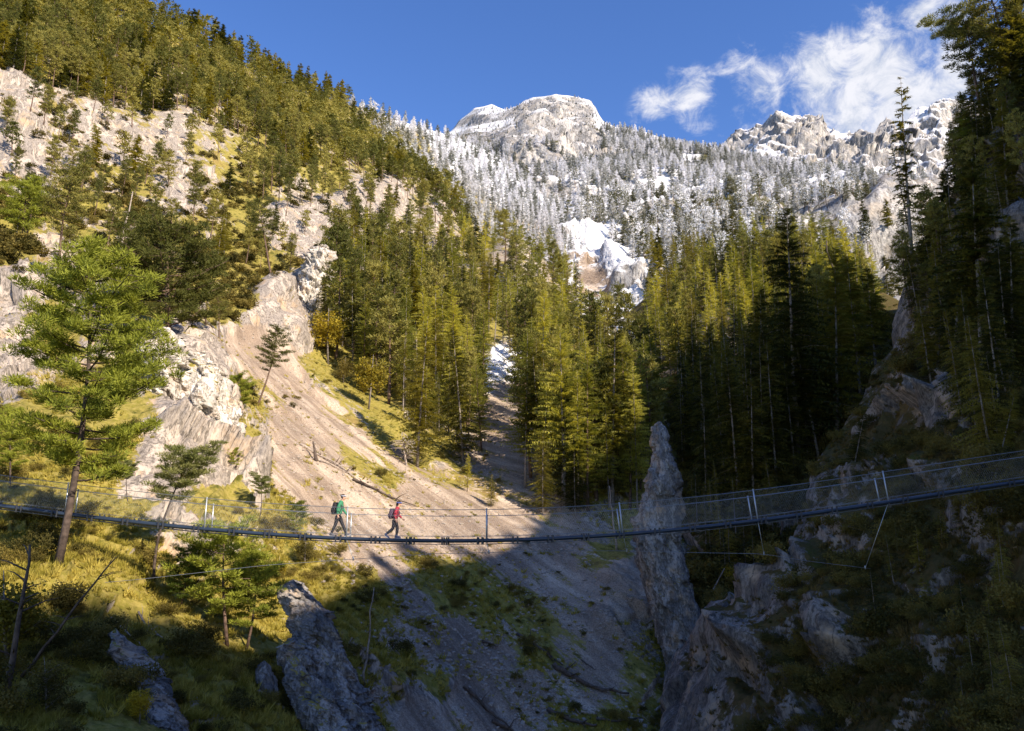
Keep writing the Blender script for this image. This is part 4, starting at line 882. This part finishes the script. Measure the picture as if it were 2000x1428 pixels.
def strew(name, coll, nv, sheet, box_, N, want, size, label, cat, seed, clump=None):
    r = np.random.default_rng(seed); q = np.stack([r.uniform(box_[0], box_[2], N), r.uniform(box_[1], box_[3], N)], -1)
    V = sheet.at(q[:, 0], q[:, 1])
    u, w_ = (q[:, 1], q[:, 0]) if sheet.rows else (q[:, 0], q[:, 1])
    i_ = np.clip(((u - sheet.u0) / (sheet.u1 - sheet.u0) * (sheet.nu - 1)).astype(int), 0, sheet.nu - 1)
    tt = np.clip((w_ - sheet.A[i_]) / (sheet.B[i_] - sheet.A[i_]), -1, 1); ok = tt > 0; j_ = np.clip((np.abs(tt) ** (1 / sheet.pw) * (sheet.nt - 1)).astype(int), 0, sheet.nt - 1)
    m_ = sheet.mask[j_, i_]; wv = want(m_) ; cl_ = .5 + .9 * vnoise(V / 5.0, 99) + .5 * vnoise(V / 1.5, 98)
    # even in space, not in the picture: thin out what is close
    ok &= (r.random(N) < wv * np.clip(cl_, 0, 1.3)) & (r.random(N) < np.clip(np.linalg.norm(V, axis=1) / 70, .15, 1) ** 1.4)
    V = V[ok]; n_ = len(V); s_ = size[0] + (size[1] - size[0]) * r.random(n_) ** 2.2
    gn_scatter(name, coll, V, r.random(n_) * 6.28, np.stack([s_, s_, s_ * r.uniform(.7, 1.2, n_)], -1), nv, label, cat, tilt=(r.random((n_, 2)) - .5) * .5, seed=seed)
veg = lambda m_: np.clip(m_[:, 0] * 1.6 - .2 - m_[:, 2], 0, 1)
strew('grass', tuft_c, 4, left, (-60, 640, 1300, 1500), 90000, veg, (.3, .9), 'yellow-green grass tufts over the left slopes', 'grass', 201)
strew('undergrowth', fine_bush_c, 3, left, (-60, 620, 1330, 1500), 3000, veg, (.25, 1.0), 'low olive bushes on the left slopes', 'bushes', 202)
strew('upper_undergrowth', bush_c, 3, left, (-60, 180, 1150, 640), 7500, lambda m_: np.clip(m_[:, 0] * 1.3 + .05 - m_[:, 2], 0, 1), (.6, 2.1), 'shrubs on the cliffs and forest floor of the left mountainside', 'bushes', 203)
strew('scree_grass', tuft_c, 4, left, (430, 680, 1300, 1428), 16000, lambda m_: np.clip(m_[:, 1] * .22, 0, 1), (.3, 1.1), 'dry grass tufts dotted over the scree', 'grass', 209)
strew('scree_bushes', bush_c, 3, left, (430, 680, 1300, 1428), 3000, lambda m_: np.clip(m_[:, 1] * .10, 0, 1), (.15, .6), 'scattered low plants on the scree', 'bushes', 204)
strew('shaded_grass', brown_tuft_c, 4, right, (1300, 560, 2060, 1500), 60000, lambda m_: veg(m_) * .9, (.3, .95), 'dark grass tufts on the right canyon wall', 'grass', 205)
strew('shaded_undergrowth', fine_bush_c, 3, right, (1300, 100, 2060, 1500), 5500, lambda m_: veg(m_) * .8, (.3, 1.4), 'bushes on the right canyon wall', 'bushes', 206)
strew('gully_undergrowth', bush_c, 3, mid, (1250, 600, 1780, 1400), 9000, lambda m_: veg(m_) * .8, (.5, 2.0), 'bushes on the spur and in the dark gully', 'bushes', 207)
strew('scree_stones', stone_c, 5, left, (430, 640, 1330, 1480), 30000, lambda m_: np.clip(m_[:, 1] * 1.2, 0, 1), (.06, .5), 'loose pale stones strewn over the scree', 'stones', 208)

# ------------------------------------------------------------------ dead wood
def branchy(name, label, pts_px, sheet, rad, m, twigs=6, cat='log', lift=.12, seed=0, n_=7):
    r = np.random.default_rng(seed); W = np.array([sheet.at(x, y) for x, y in pts_px]); up_ = unit(-W) * .15 + np.array([0, 0, lift])
    W = W + up_; org = W[0].copy(); g = Geo(); ts = np.linspace(0, 1, 14); tt = np.linspace(0, 1, len(W))
    pth = np.stack([np.interp(ts, tt, W[:, i_]) for i_ in range(3)], -1) - org; pth += (r.random(pth.shape) - .5) * rad * .8
    g.tube(pth, np.linspace(rad, rad * .35, 14), n_, 0, rough=.25); o = link(name, None, label=label, category=cat); o.location = org
    link('trunk', g.mesh('trunk', [M[m]], True), o)
    Ln = np.linalg.norm(pth[-1])
    for k in range(twigs):
        f = r.integers(2, 13); d = unit(r.normal(size=3) * [1, .7, .8] + [0, -.3, .5]); l = Ln * (.1 + .16 * r.random())
        h = Geo(); p0 = pth[f]; p1 = p0 + d * l * .5 + r.normal(size=3) * .05 * l; h.tube([p0, p1, p0 + d * l + r.normal(size=3) * .15 * l], [rad * .4, rad * .25, rad * .06], 5, 0)
        link('branch', h.mesh('branch', [M[m]], True), o)
    return o
branchy('fallen_log', 'long bleached fallen tree lying down the sunlit scree above the walkers', [(584, 872), (620, 890), (660, 910), (692, 935)], left, .16, 'deadwood', 8, seed=1)
branchy('fallen_log', 'thin fallen stem crossing just under the bleached tree', [(612, 896), (640, 905), (690, 932)], left, .10, 'deadwood', 3, seed=2)
branchy('fallen_log', 'half-buried trunk slanting above the red-jacketed walker', [(690, 938), (730, 955), (770, 975), (812, 990)], left, .15, 'darkwood', 6, seed=3)
def snag(name, label, base, top, sheet, rad, m, twigs=8, seed=0, droop=.2, tw=.12):
    r = np.random.default_rng(seed); b_ = sheet.at(*base); t_ = P(top[0], top[1], b_[1]); ax = t_ - b_; H = np.linalg.norm(ax); ts = np.linspace(0, 1, 9)
    pth = ax * ts[:, None] + r.normal(size=(9, 3)) * H * .008; g = Geo(); g.tube(pth, np.linspace(rad, rad * .3, 9), 7, 0, rough=.2)
    o = link(name, None, label=label, category='dead tree'); o.location = b_; link('trunk', g.mesh('trunk', [M[m]], True), o)
    for k in range(twigs):
        f = .25 + .7 * r.random(); a = r.random() * 6.28; l = H * tw * (.5 + r.random()); d = np.array([math.cos(a), math.sin(a), .15 - droop])
        p0 = ax * f; h = Geo(); h.tube([p0, p0 + d * l * .6, p0 + d * l + [0, 0, -.1 * l]], [rad * .3, rad * .18, rad * .05], 4, 0); link('branch', h.mesh('branch', [M[m]], True), o)
snag('dead_tree', 'dead stump with an upright splintered stem standing on the fallen log', (618, 900), (612, 862), left, .22, 'darkwood', 3, 11)
snag('dead_tree', 'grey tangle of dead branches at the right part of the sunlit scree', (795, 905), (787, 855), left, .16, 'deadwood', 26, 12, tw=.5)
snag('dead_tree', 'tall bare leaning stem on the upper left slope', (222, 560), (258, 372), left, .22, 'deadwood', 5, 13, tw=.05)
snag('dead_tree', 'slim white dead stem standing below the bridge beside the rock ribs', (712, 1340), (730, 1148), left, .07, 'deadwood', 6, 14, tw=.06)
snag('dead_tree', 'bare broken-topped pole among the dark spruces', (1655, 640), (1612, 470), mid, .30, 'darkwood', 3, 15, tw=.05)
snag('dead_tree', 'thin bare stem leaning behind the wire mesh left of the grey fin', (1204, 1080), (1190, 950), left, .13, 'deadwood', 3, 16, tw=.06)
snag('dead_tree', 'bare grey trunk below the bridge in the dark right gully', (1525, 1090), (1528, 1010), mid, .22, 'darkwood', 2, 17, tw=.06)
snag('dead_tree', 'thin bare stem leaning over the dark hollow right of the fin', (1370, 1200), (1415, 1110), mid, .11, 'deadwood', 2, 18, tw=.06)
branchy('fallen_log', 'dark snow-flecked trunk sliding into the gorge bottom', [(1080, 1300), (1120, 1325), (1170, 1350), (1225, 1368)], left, .22, 'darkwood', 5, seed=4)
branchy('fallen_log', 'dark broken trunk in the lowest corner of the gorge', [(1070, 1388), (1110, 1408), (1160, 1432)], left, .2, 'darkwood', 5, seed=5)
branchy('fallen_log', 'pale log crossing the stream bed under the right cliff', [(1280, 1392), (1305, 1376), (1330, 1366)], left, .10, 'deadwood', 3, seed=6)
branchy('fallen_log', 'short pale log beside the stones of the gorge bottom', [(1135, 1393), (1165, 1400)], left, .10, 'deadwood', 2, seed=7)
branchy('fallen_log', 'dark branch lying on the lower middle scree', [(962, 1412), (1000, 1428), (1040, 1450)], left, .14, 'darkwood', 3, seed=8)
branchy('fallen_log', 'pale stick lying on the shaded scree right of the white stem', [(766, 1268), (775, 1290)], left, .07, 'deadwood', 2, seed=9)
branchy('fallen_log', 'short dark stick on the blue-shaded scree', [(945, 1252), (975, 1262)], left, .10, 'darkwood', 1, seed=10)
branchy('fallen_branch', 'curved bare branch on the sunlit grass at lower left', [(225, 1200), (250, 1240), (275, 1265)], left, .05, 'deadwood', 6, cat='branch', seed=11)
branchy('fallen_branch', 'second bare branch on the sunlit grass, nearer the thin pine', [(272, 1198), (285, 1225), (315, 1255)], left, .05, 'deadwood', 4, cat='branch', seed=12)
for k_, (lb, pts_, rd_, mt_) in enumerate([('pale broken branch lying left of the short pale log', [(1120, 1380), (1133, 1400)], .07, 'deadwood'), ('dark branch heaped across the lowest gorge bottom', [(1150, 1412), (1200, 1418), (1252, 1410)], .12, 'darkwood'),
        ('thin dark stick above the snow-flecked trunk', [(1135, 1290), (1165, 1312)], .07, 'darkwood'), ('dark half-buried log in the bushes left of the snow-flecked trunk', [(1010, 1235), (1060, 1275), (1100, 1300)], .15, 'darkwood'),
        ('pale thin stick on the open shaded scree in the middle', [(895, 1235), (915, 1262)], .05, 'deadwood'), ('long dark pole lying down the scree at the bottom edge', [(905, 1345), (950, 1385), (1005, 1430)], .13, 'darkwood')]):
    branchy('fallen_log', lb, pts_, left, rd_, mt_, 3, seed=40 + k_)
snag('dead_tree', 'black bare twiggy stem reaching up from the lower left corner', (10, 1380), (60, 1060), left, .10, 'darkwood', 12, 19, tw=.18, droop=-.3)
snag('dead_tree', 'long thin bare branch slanting up from the lower left shade', (40, 1330), (225, 1085), left, .06, 'darkwood', 10, 20, tw=.16, droop=-.2)

# ------------------------------------------------------------------ suspension bridge
YB = 35.0; WB = 0.8
dpx = [-260, -100, 0, 125, 250, 375, 500, 625, 750, 850, 950, 1080, 1200, 1300, 1400, 1500, 1600, 1700, 1800, 1900, 2000, 2150]
dpy = [950, 970, 984, 999, 1014, 1027, 1038, 1045, 1050, 1051, 1050, 1047, 1041, 1033, 1023, 1010, 995, 980, 965, 951, 937, 916]
cf3 = np.polyfit((np.array(dpx) - 900) / 1000, np.array(dpy), 6); print('deck fit', np.abs(np.polyval(cf3, (np.array(dpx) - 900) / 1000) - dpy).max())
def deck(px, dz=0.0, dy=0.0):
    p = P(px, np.polyval(cf3, (np.asarray(px) - 900) / 1000), YB); p = np.array(p, float); p[..., 1] += dy; p[..., 2] += dz; return p
pxs = np.linspace(-250, 2140, 150)
B0 = deck(850.0)
bridge = thing('suspension_bridge', 'long slender steel rope footbridge sagging across the gorge with mesh railings', 'bridge', B0)
def bpart(name, g, mats, smooth=True, **kw):
    for v in g.V: v -= B0
    return link(name, g.mesh(name, mats, smooth), bridge, **kw)
def bcable(name, dz, dy, r_, m='cable', nside=6, lo=-250, hi=2140):
    g = Geo(); x = np.linspace(lo, hi, 150); g.tube(deck(x, dz, dy), r_, nside, 0); return bpart(name, g, [M[m]])
bcable('edge_beam', -.10, 0, .080, 'pipe', 12); bcable('edge_beam', -.10, WB, .080, 'pipe', 12)
for dy in (.1, .3, .5, .7): bcable('support_cable', -.24, dy, .016)
bcable('handrail_cable', 1.20, -.02, .014); bcable('handrail_cable', .96, WB, .014)
bcable('rail_cable', .93, -.02, .007); bcable('rail_cable', .10, -.02, .007); bcable('rail_cable', .08, WB, .007)
def at_x(px): return deck(px)
step = 69.0 * .5
for x in np.arange(-240, 2130, 69.0):
    for d in (0, 9):
        g = Geo(); c = deck(x + d, -.11, WB / 2); g.box(c, (.05, WB + .22, .05)); g.box(c + [0, -WB / 2 - .125, 0], (.07, .02, .32)); g.box(c + [0, WB / 2 + .125, 0], (.07, .02, .32))
        bpart('crossbeam', g, [M['clamp']], False)
    g = Geo(); a, b_ = deck(x + 1.5), deck(x + 67.5); dx = b_ - a; L = np.linalg.norm(dx); ang = math.atan2(dx[2], dx[0]); Mx = Matrix.Rotation(-ang, 3, 'Y')
    for k in range(9): g.box((a + b_) / 2 + [0, .09 + k * (WB - .18) / 8, -.075], (L, .03, .035), 0, Mx)
    for k in range(12): g.box(a + dx * (k + .5) / 12 + [0, WB / 2, -.08], (.02, WB - .18, .03), 0, Mx)
    bpart('deck_grating', g, [M['board']], False)
for x in (-130, 128, 400, 677, 950, 1217, 1480, 1735, 2040):
    for dy, h, tag_ in ((-.03, 1.22, 0), (WB + .02, .98, 1)):
        g = Geo(); a, b_ = deck(x - 0, -.2, dy), deck(x - (6 if x > 1100 else 0), h, dy); g.tube([a, b_], .028, 8, 0); g.tube([b_, b_ + [0, 0, .03]], .04, 8, 0); bpart('railing_post', g, [M['steel']])
# wire mesh of both railings: real crossing wires
for dy, h, nm in ((-.02, 1.18, 'wire_mesh'), (WB, .94, 'wire_mesh')):
    lo, hi = -240, 2130; g = Geo(); xs = np.arange(lo, hi, 4.2); rr = .0008; run = h / (35.0 / FPX) * .58
    for sg in (-1, 1):
        a = deck(xs, .02, dy); b_ = deck(np.clip(xs + sg * run, lo, hi), h, dy + .006 * sg)
        d = unit(b_ - a); sd = unit(np.cross(d, np.array([0, 1.0, 0]))); fr = np.array([0, 1.0, 0])
        V = np.stack([a + sd * rr, a - sd * rr, a + fr * rr * 1.7, b_ + sd * rr, b_ - sd * rr, b_ + fr * rr * 1.7], 1); N = len(xs)
        F = np.array([[0, 1, 4], [0, 4, 3], [1, 2, 5], [1, 5, 4], [2, 0, 3], [2, 3, 5]])
        g.add(V.reshape(-1, 3), (F[None] + np.arange(N)[:, None, None] * 6).reshape(-1, 3), 0)
    bpart(nm, g, [M['steel']], False, kind='stuff')
# storm cable with its hangers
wp = np.array([(70, 1150, 33.6), (270, 1132, 34.0), (520, 1104, 34.4), (840, 1082, 34.8), (1100, 1076, 35.2), (1222, 1076, 35.4), (1340, 1079, 35.4), (1491, 1082, 35.4), (1578, 1096, 35.6), (1760, 1118, 36.4)])
wx = np.linspace(70, 1700, 60); wpth = P(wx, np.interp(wx, wp[:, 0], wp[:, 1]), np.interp(wx, wp[:, 0], wp[:, 2]))
g = Geo(); g.tube(wpth, .011, 5, 0); bpart('storm_cable', g, [M['cable']])
for x0, x1 in ((677, 690), (950, 955), (1217, 1224), (1480, 1492), (1735, 1690)):
    a = deck(x0, -.1, 0); b_ = P(x1, np.interp(x1, wp[:, 0], wp[:, 1]), np.interp(x1, wp[:, 0], wp[:, 2])); g = Geo(); g.tube([a, b_], .012, 6, 0); g.tube([b_ + [0, 0, .1], b_ - [0, 0, .05]], .03, 6, 0); bpart('hanger_rod', g, [M['steel']])
for x in (690, 820):
    pass

# ------------------------------------------------------------------ the two walkers
SK = simple('skin', (.62, .36, .25), .5, var=.05)
def skin_obj(name, parent, chains, m, sub=2):
    """chains: list of lists of (x,y,z,r); the first vertex is the root; a chain may start with an index tuple ('@', chain, i)"""
    vs, es, rs = [], [], []; idx = []
    for ch in chains:
        cur = []
        for p in ch:
            if p[0] == '@': cur.append(idx[p[1]][p[2]]); continue
            vs.append(p[:3]); rs.append(p[3]); cur.append(len(vs) - 1)
        for a, b_ in zip(cur, cur[1:]): es.append((a, b_))
        idx.append(cur)
    me = bpy.data.meshes.new(name); me.from_pydata(vs, es, []); o = link(name, me, parent); me.materials.append(m)
    md = o.modifiers.new('skin', 'SKIN'); md.use_smooth_shade = True
    sv = me.skin_vertices[0].data
    for k, r_ in enumerate(rs):
        sv[k].radius = (r_, r_) if np.isscalar(r_) else r_; sv[k].use_root = (k == 0)
    s_ = o.modifiers.new('sub', 'SUBSURF'); s_.levels = sub; s_.render_levels = sub
    return o
def ball(g, c, r_, seg=10):
    c = np.asarray(c, float); r_ = np.broadcast_to(np.asarray(r_, float), (3,)); V = []; 
    for i_ in range(seg + 1):
        ph = math.pi * i_ / seg
        for j_ in range(seg): th = 2 * math.pi * j_ / seg; V.append(c + r_ * [math.sin(ph) * math.cos(th), math.sin(ph) * math.sin(th), math.cos(ph)])
    F = []
    for i_ in range(seg):
        for j_ in range(seg):
            a = i_ * seg + j_; b_ = i_ * seg + (j_ + 1) % seg; F += [[a, a + seg, b_ + seg], [a, b_ + seg, b_]]
    g.add(V, F)
def fingers(h, d, s, side):
    """five unequal bent fingers from palm h, pointing d"""
    out = []; h = np.array(h); d = unit(np.array(d, float)); lat = np.array([0, 1.0, 0]); fw = unit(np.cross(lat, d)) * side
    for k, l in enumerate((.068, .078, .073, .056)):
        o = (k - 1.5) * .02; b_ = h + lat * o * .6 + fw * o + d * .03; m1 = b_ + d * l * .55 * s; m2 = m1 + (d * .7 + fw * .45) * l * .5 * s
        out.append([tuple(b_) + (.0095,), tuple(m1) + (.009,), tuple(m2) + (.007,)])
    b_ = h - fw * .02; out.append([tuple(b_) + (.011,), tuple(b_ - fw * .035 + d * .03) + (.010,), tuple(b_ - fw * .04 + d * .06) + (.008,)])
    return out
def walker(loc, label, J, jacket, trousers, shoes, hair, s=1.0, woman=False, band=None):
    o = thing('person', label, 'person', loc)
    X = lambda n_, y=0.0: (J[n_][0], y, J[n_][1]); sh, hip = J['shoulder'], J['hip']; hd = J['head']
    wy, hy = .19 * s, .10 * s
    pel = (hip[0], 0, hip[1], .075); che = (sh[0] - .01, 0, sh[1] - .14, .09 * s); nk = ((sh[0] + hd[0]) / 2, 0, (sh[1] + hd[1]) / 2 - .005, .052)
    def leg(a, k, y, r0=.078, r1=.055, r2=.038): return [(hip[0], y * .9, hip[1] - .03, r0), (J[k][0], y, J[k][1], r1), (J[a][0], y, J[a][1], r2)]
    def arm(e, h, y, r=(.058, .045, .034)): return [(sh[0], y * .55, sh[1], r[0] * 1.1), (sh[0], y, sh[1] - .03, r[0]), (J[e][0], y * 1.12, J[e][1], r[1]), (J[h][0], y * 1.1, J[h][1], r[2])]
    body = [[pel, che, nk, (hd[0], 0, hd[1], .088), (hd[0] + .012, 0, hd[1] + .05, .082)],
            [('@', 0, 3), (hd[0] + .085, 0, hd[1] - .02, .022), (hd[0] + .112, 0, hd[1] - .03, .011)],
            [('@', 0, 0)] + leg('ankle_b', 'knee_b', -hy, .07, .048, .034) + [(J['ankle_b'][0] + .12, -hy, J['ankle_b'][1] - .05, .03)], [('@', 0, 0)] + leg('ankle_f', 'knee_f', hy, .07, .048, .034) + [(J['ankle_f'][0] + .14, hy, J['ankle_f'][1] - .03, .03)],
            [('@', 0, 1)] + arm('elbow_n', 'hand_n', -wy, (.045, .035, .026)) , [('@', 0, 1)] + arm('elbow_f', 'hand_f', wy, (.045, .035, .026))]
    hands = []
    for e, h, y in (('elbow_n', 'hand_n', -wy), ('elbow_f', 'hand_f', wy)):
        d = np.array([J[h][0] - J[e][0], 0, J[h][1] - J[e][1]]); d = unit(d); base = np.array([J[h][0], y * 1.1, J[h][1]]) + d * .05
        body[4 if h == 'hand_n' else 5].append(tuple(base) + (.032,))
        for f in fingers(base, d, s, 1): hands.append([('@', 4 if h == 'hand_n' else 5, -1)] + f)
    skin_obj('body', o, body + hands, SK)
    jk = [[(hip[0], 0, hip[1] - .03, .160 * s), (hip[0] * .5 + sh[0] * .5 - .01, 0, (hip[1] + sh[1]) / 2, .165 * s), (sh[0], 0, sh[1] - .07, .175 * s), (sh[0] + .03, 0, sh[1] + .05, .10), ((sh[0] + hd[0]) / 2, 0, (sh[1] + hd[1]) / 2 + .0, .078)]]
    for e, h, y in (('elbow_n', 'hand_n', -wy), ('elbow_f', 'hand_f', wy)):
        c = arm(e, h, y, (.075, .06, .046)); c[-1] = (c[-1][0] * .92 + c[-2][0] * .08, c[-1][1], c[-1][2] * .92 + c[-2][2] * .08, .045); jk.append([('@', 0, 2)] + c)
    skin_obj('jacket', o, jk, jacket)
    tr = [[(hip[0], 0, hip[1] + .03, .125 * s), (hip[0], 0, hip[1] - .06, .12 * s)]]
    for a, k, y in (('ankle_b', 'knee_b', -hy), ('ankle_f', 'knee_f', hy)):
        tr.append([('@', 0, 1), (hip[0] * .6 + J[k][0] * .4, y, hip[1] * .6 + J[k][1] * .4, .098 * s), (J[k][0], y, J[k][1], .074), (J[a][0], y, J[a][1] + .03, .058)])
    skin_obj('trousers', o, tr, trousers)
    for a, y, up_ in (('ankle_b', -hy, J.get('tilt_b', 0)), ('ankle_f', hy, J.get('tilt_f', 0))):
        g = Geo(); c = np.array([J[a][0], y, J[a][1]]); dx, dz = math.cos(up_), math.sin(up_)
        g.tube([c + [0, 0, .07], c + [0, 0, -.02]], [.055, .062], 10)
        g.tube([c + np.array([-.07 * dx, 0, -.045 - .07 * dz]), c + np.array([0, 0, -.02]), c + np.array([.11 * dx, 0, -.03 + .11 * dz]), c + np.array([.19 * dx, 0, -.045 + .19 * dz])], [.04, .062, .050, .022], 10)
        sh_ = link('shoe', g.mesh('shoe', [shoes], True), o)
        g = Geo(); Mx = Matrix.Rotation(-up_, 3, 'Y'); g.box(c + np.array([.06 * dx, 0, -.075 + .06 * dz]), (.28, .095, .03), 0, Mx); link('sole', g.mesh('sole', [M['sole']], False), sh_)
    g = Geo(); ball(g, (hd[0] - .022, 0, hd[1] + .048), (.105, .095, .095), 14)
    if woman: ball(g, (hd[0] - .09, 0, hd[1] - .03), (.05, .05, .10), 10)
    link('hair', g.mesh('hair', [hair], True), o)
    for y in (-.035, .035):
        g = Geo(); ball(g, (hd[0] + .083, y, hd[1] + .012), .012, 8); link('eye', g.mesh('eye', [M['sole']], True), o)
        g = Geo(); ball(g, (hd[0] + .0, y * 2.7, hd[1]), (.022, .012, .034), 8); link('ear', g.mesh('ear', [SK], True), o)
    g = Geo(); ball(g, (hd[0] + .088, 0, hd[1] - .055), (.012, .025, .006), 8); link('mouth', g.mesh('mouth', [M['lip']], True), o)
    if band: 
        g = Geo(); th = np.linspace(0, 2 * math.pi, 25); g.tube(np.stack([hd[0] - .005 + .108 * np.cos(th), .1 * np.sin(th), hd[1] + .055 + 0 * th], -1), .026, 6, 0, cap=False); link('headband', g.mesh('headband', [band], True), o)
    return o
M['sole'] = simple('pale_rubber', (.45, .45, .48), .7); M['lip'] = simple('lips', (.45, .18, .15), .6)
blackcloth = simple('charcoal_cloth', (.030, .028, .034), .85, var=.2); green = simple('green_shell_jacket', (.045, .22, .115), .7, var=.12); red = simple('red_shell_jacket', (.34, .022, .045), .7, var=.12)
hairm = simple('dark_hair', (.025, .016, .012), .7)
p1 = deck(655.0, -.03, .4); p2 = deck(768.0, -.03, .4)
JM = dict(head=(.20, 1.67), shoulder=(.08, 1.42), hip=(0, .92), knee_b=(-.08, .50), ankle_b=(-.25, .10), knee_f=(.19, .50), ankle_f=(.36, .10), elbow_n=(.0, 1.14), hand_n=(.02, .90), elbow_f=(.17, 1.14), hand_f=(.36, .90), tilt_b=-.1, tilt_f=.25)
JW = dict(head=(.16, 1.46), shoulder=(.07, 1.25), hip=(-.02, .80), knee_b=(-.06, .42), ankle_b=(-.36, .16), knee_f=(.10, .43), ankle_f=(.06, .09), elbow_n=(.0, 1.0), hand_n=(.06, .80), elbow_f=(.12, 1.0), hand_f=(.28, .86), tilt_b=-.6, tilt_f=0)
walker(tuple(p1), 'person in a green jacket and dark trousers striding along the bridge, at left', JM, green, blackcloth, simple('grey_shoes', (.09, .09, .11), .7), hairm, 1.0, band=simple('pale_headband', (.5, .5, .55), .8))
walker(tuple(p2), 'person in a red jacket and blue headband walking ahead on the bridge', JW, red, simple('black_tights', (.022, .02, .03), .8), simple('blue_shoes', (.05, .07, .16), .7), hairm, .9, True, simple('blue_headband', (.10, .13, .40), .8))
def backpack(loc, label, c, size, m, lean):
    o = thing('backpack', label, 'backpack', loc); g = Geo(); zz = np.linspace(-.5, .5, 9)
    prof = np.clip(1 - np.abs(zz * 1.9) ** 4 * .3, .3, 1); pts = np.stack([c[0] + lean * zz * size[2], 0 * zz, c[1] + zz * size[2]], -1); V = []
    n_ = 16; th = np.arange(n_) / n_ * 2 * math.pi; cx = np.sign(np.cos(th)) * np.abs(np.cos(th)) ** .6; cy = np.sign(np.sin(th)) * np.abs(np.sin(th)) ** .6
    for p, f in zip(pts, prof):
        for a, b_ in zip(cx, cy): V.append(p + [a * size[0] / 2 * f, b_ * size[1] / 2 * f, 0])
    F = []
    for i_ in range(8):
        for j_ in range(n_): a = i_ * n_ + j_; b_ = i_ * n_ + (j_ + 1) % n_; F += [[a, b_, b_ + n_], [a, b_ + n_, a + n_]]
    F += [[0, k + 1, k] for k in range(1, n_ - 1)] + [[128, 128 + k, 129 + k] for k in range(1, n_ - 1)]
    g.add(V, F); link('bag', g.mesh('bag', [m], True), o)
    for y in (-.14, .14):
        s_ = Geo(); s_.tube([[c[0] + .10, y, c[1] + size[2] * .42], [c[0] + .24, y, c[1] + size[2] * .46], [c[0] + .36, y, c[1] + size[2] * .1], [c[0] + .26, y, c[1] - size[2] * .3], [c[0] + .08, y, c[1] - size[2] * .42]], .018, 6); link('strap', s_.mesh('strap', [M['clamp']], True), o)
    s_ = Geo(); s_.box((c[0] - size[0] * .5, 0, c[1] - .08), (.06, size[1] * .7, size[2] * .35)); link('pocket', s_.mesh('pocket', [m]), o)
backpack(tuple(p1), 'black backpack on the back of the green-jacketed walker', (-.17, 1.20), (.22, .30, .52), simple('black_nylon', (.022, .018, .022), .7), .12)
backpack(tuple(p2), 'purple-grey backpack on the back of the red-jacketed walker', (-.17, 1.06), (.20, .28, .44), simple('purple_nylon', (.075, .045, .075), .7), .12)

SC.cycles.max_bounces = 5; SC.cycles.diffuse_bounces = 3; SC.cycles.transmission_bounces = 3; SC.cycles.transparent_max_bounces = 4
SC.render.film_transparent = False
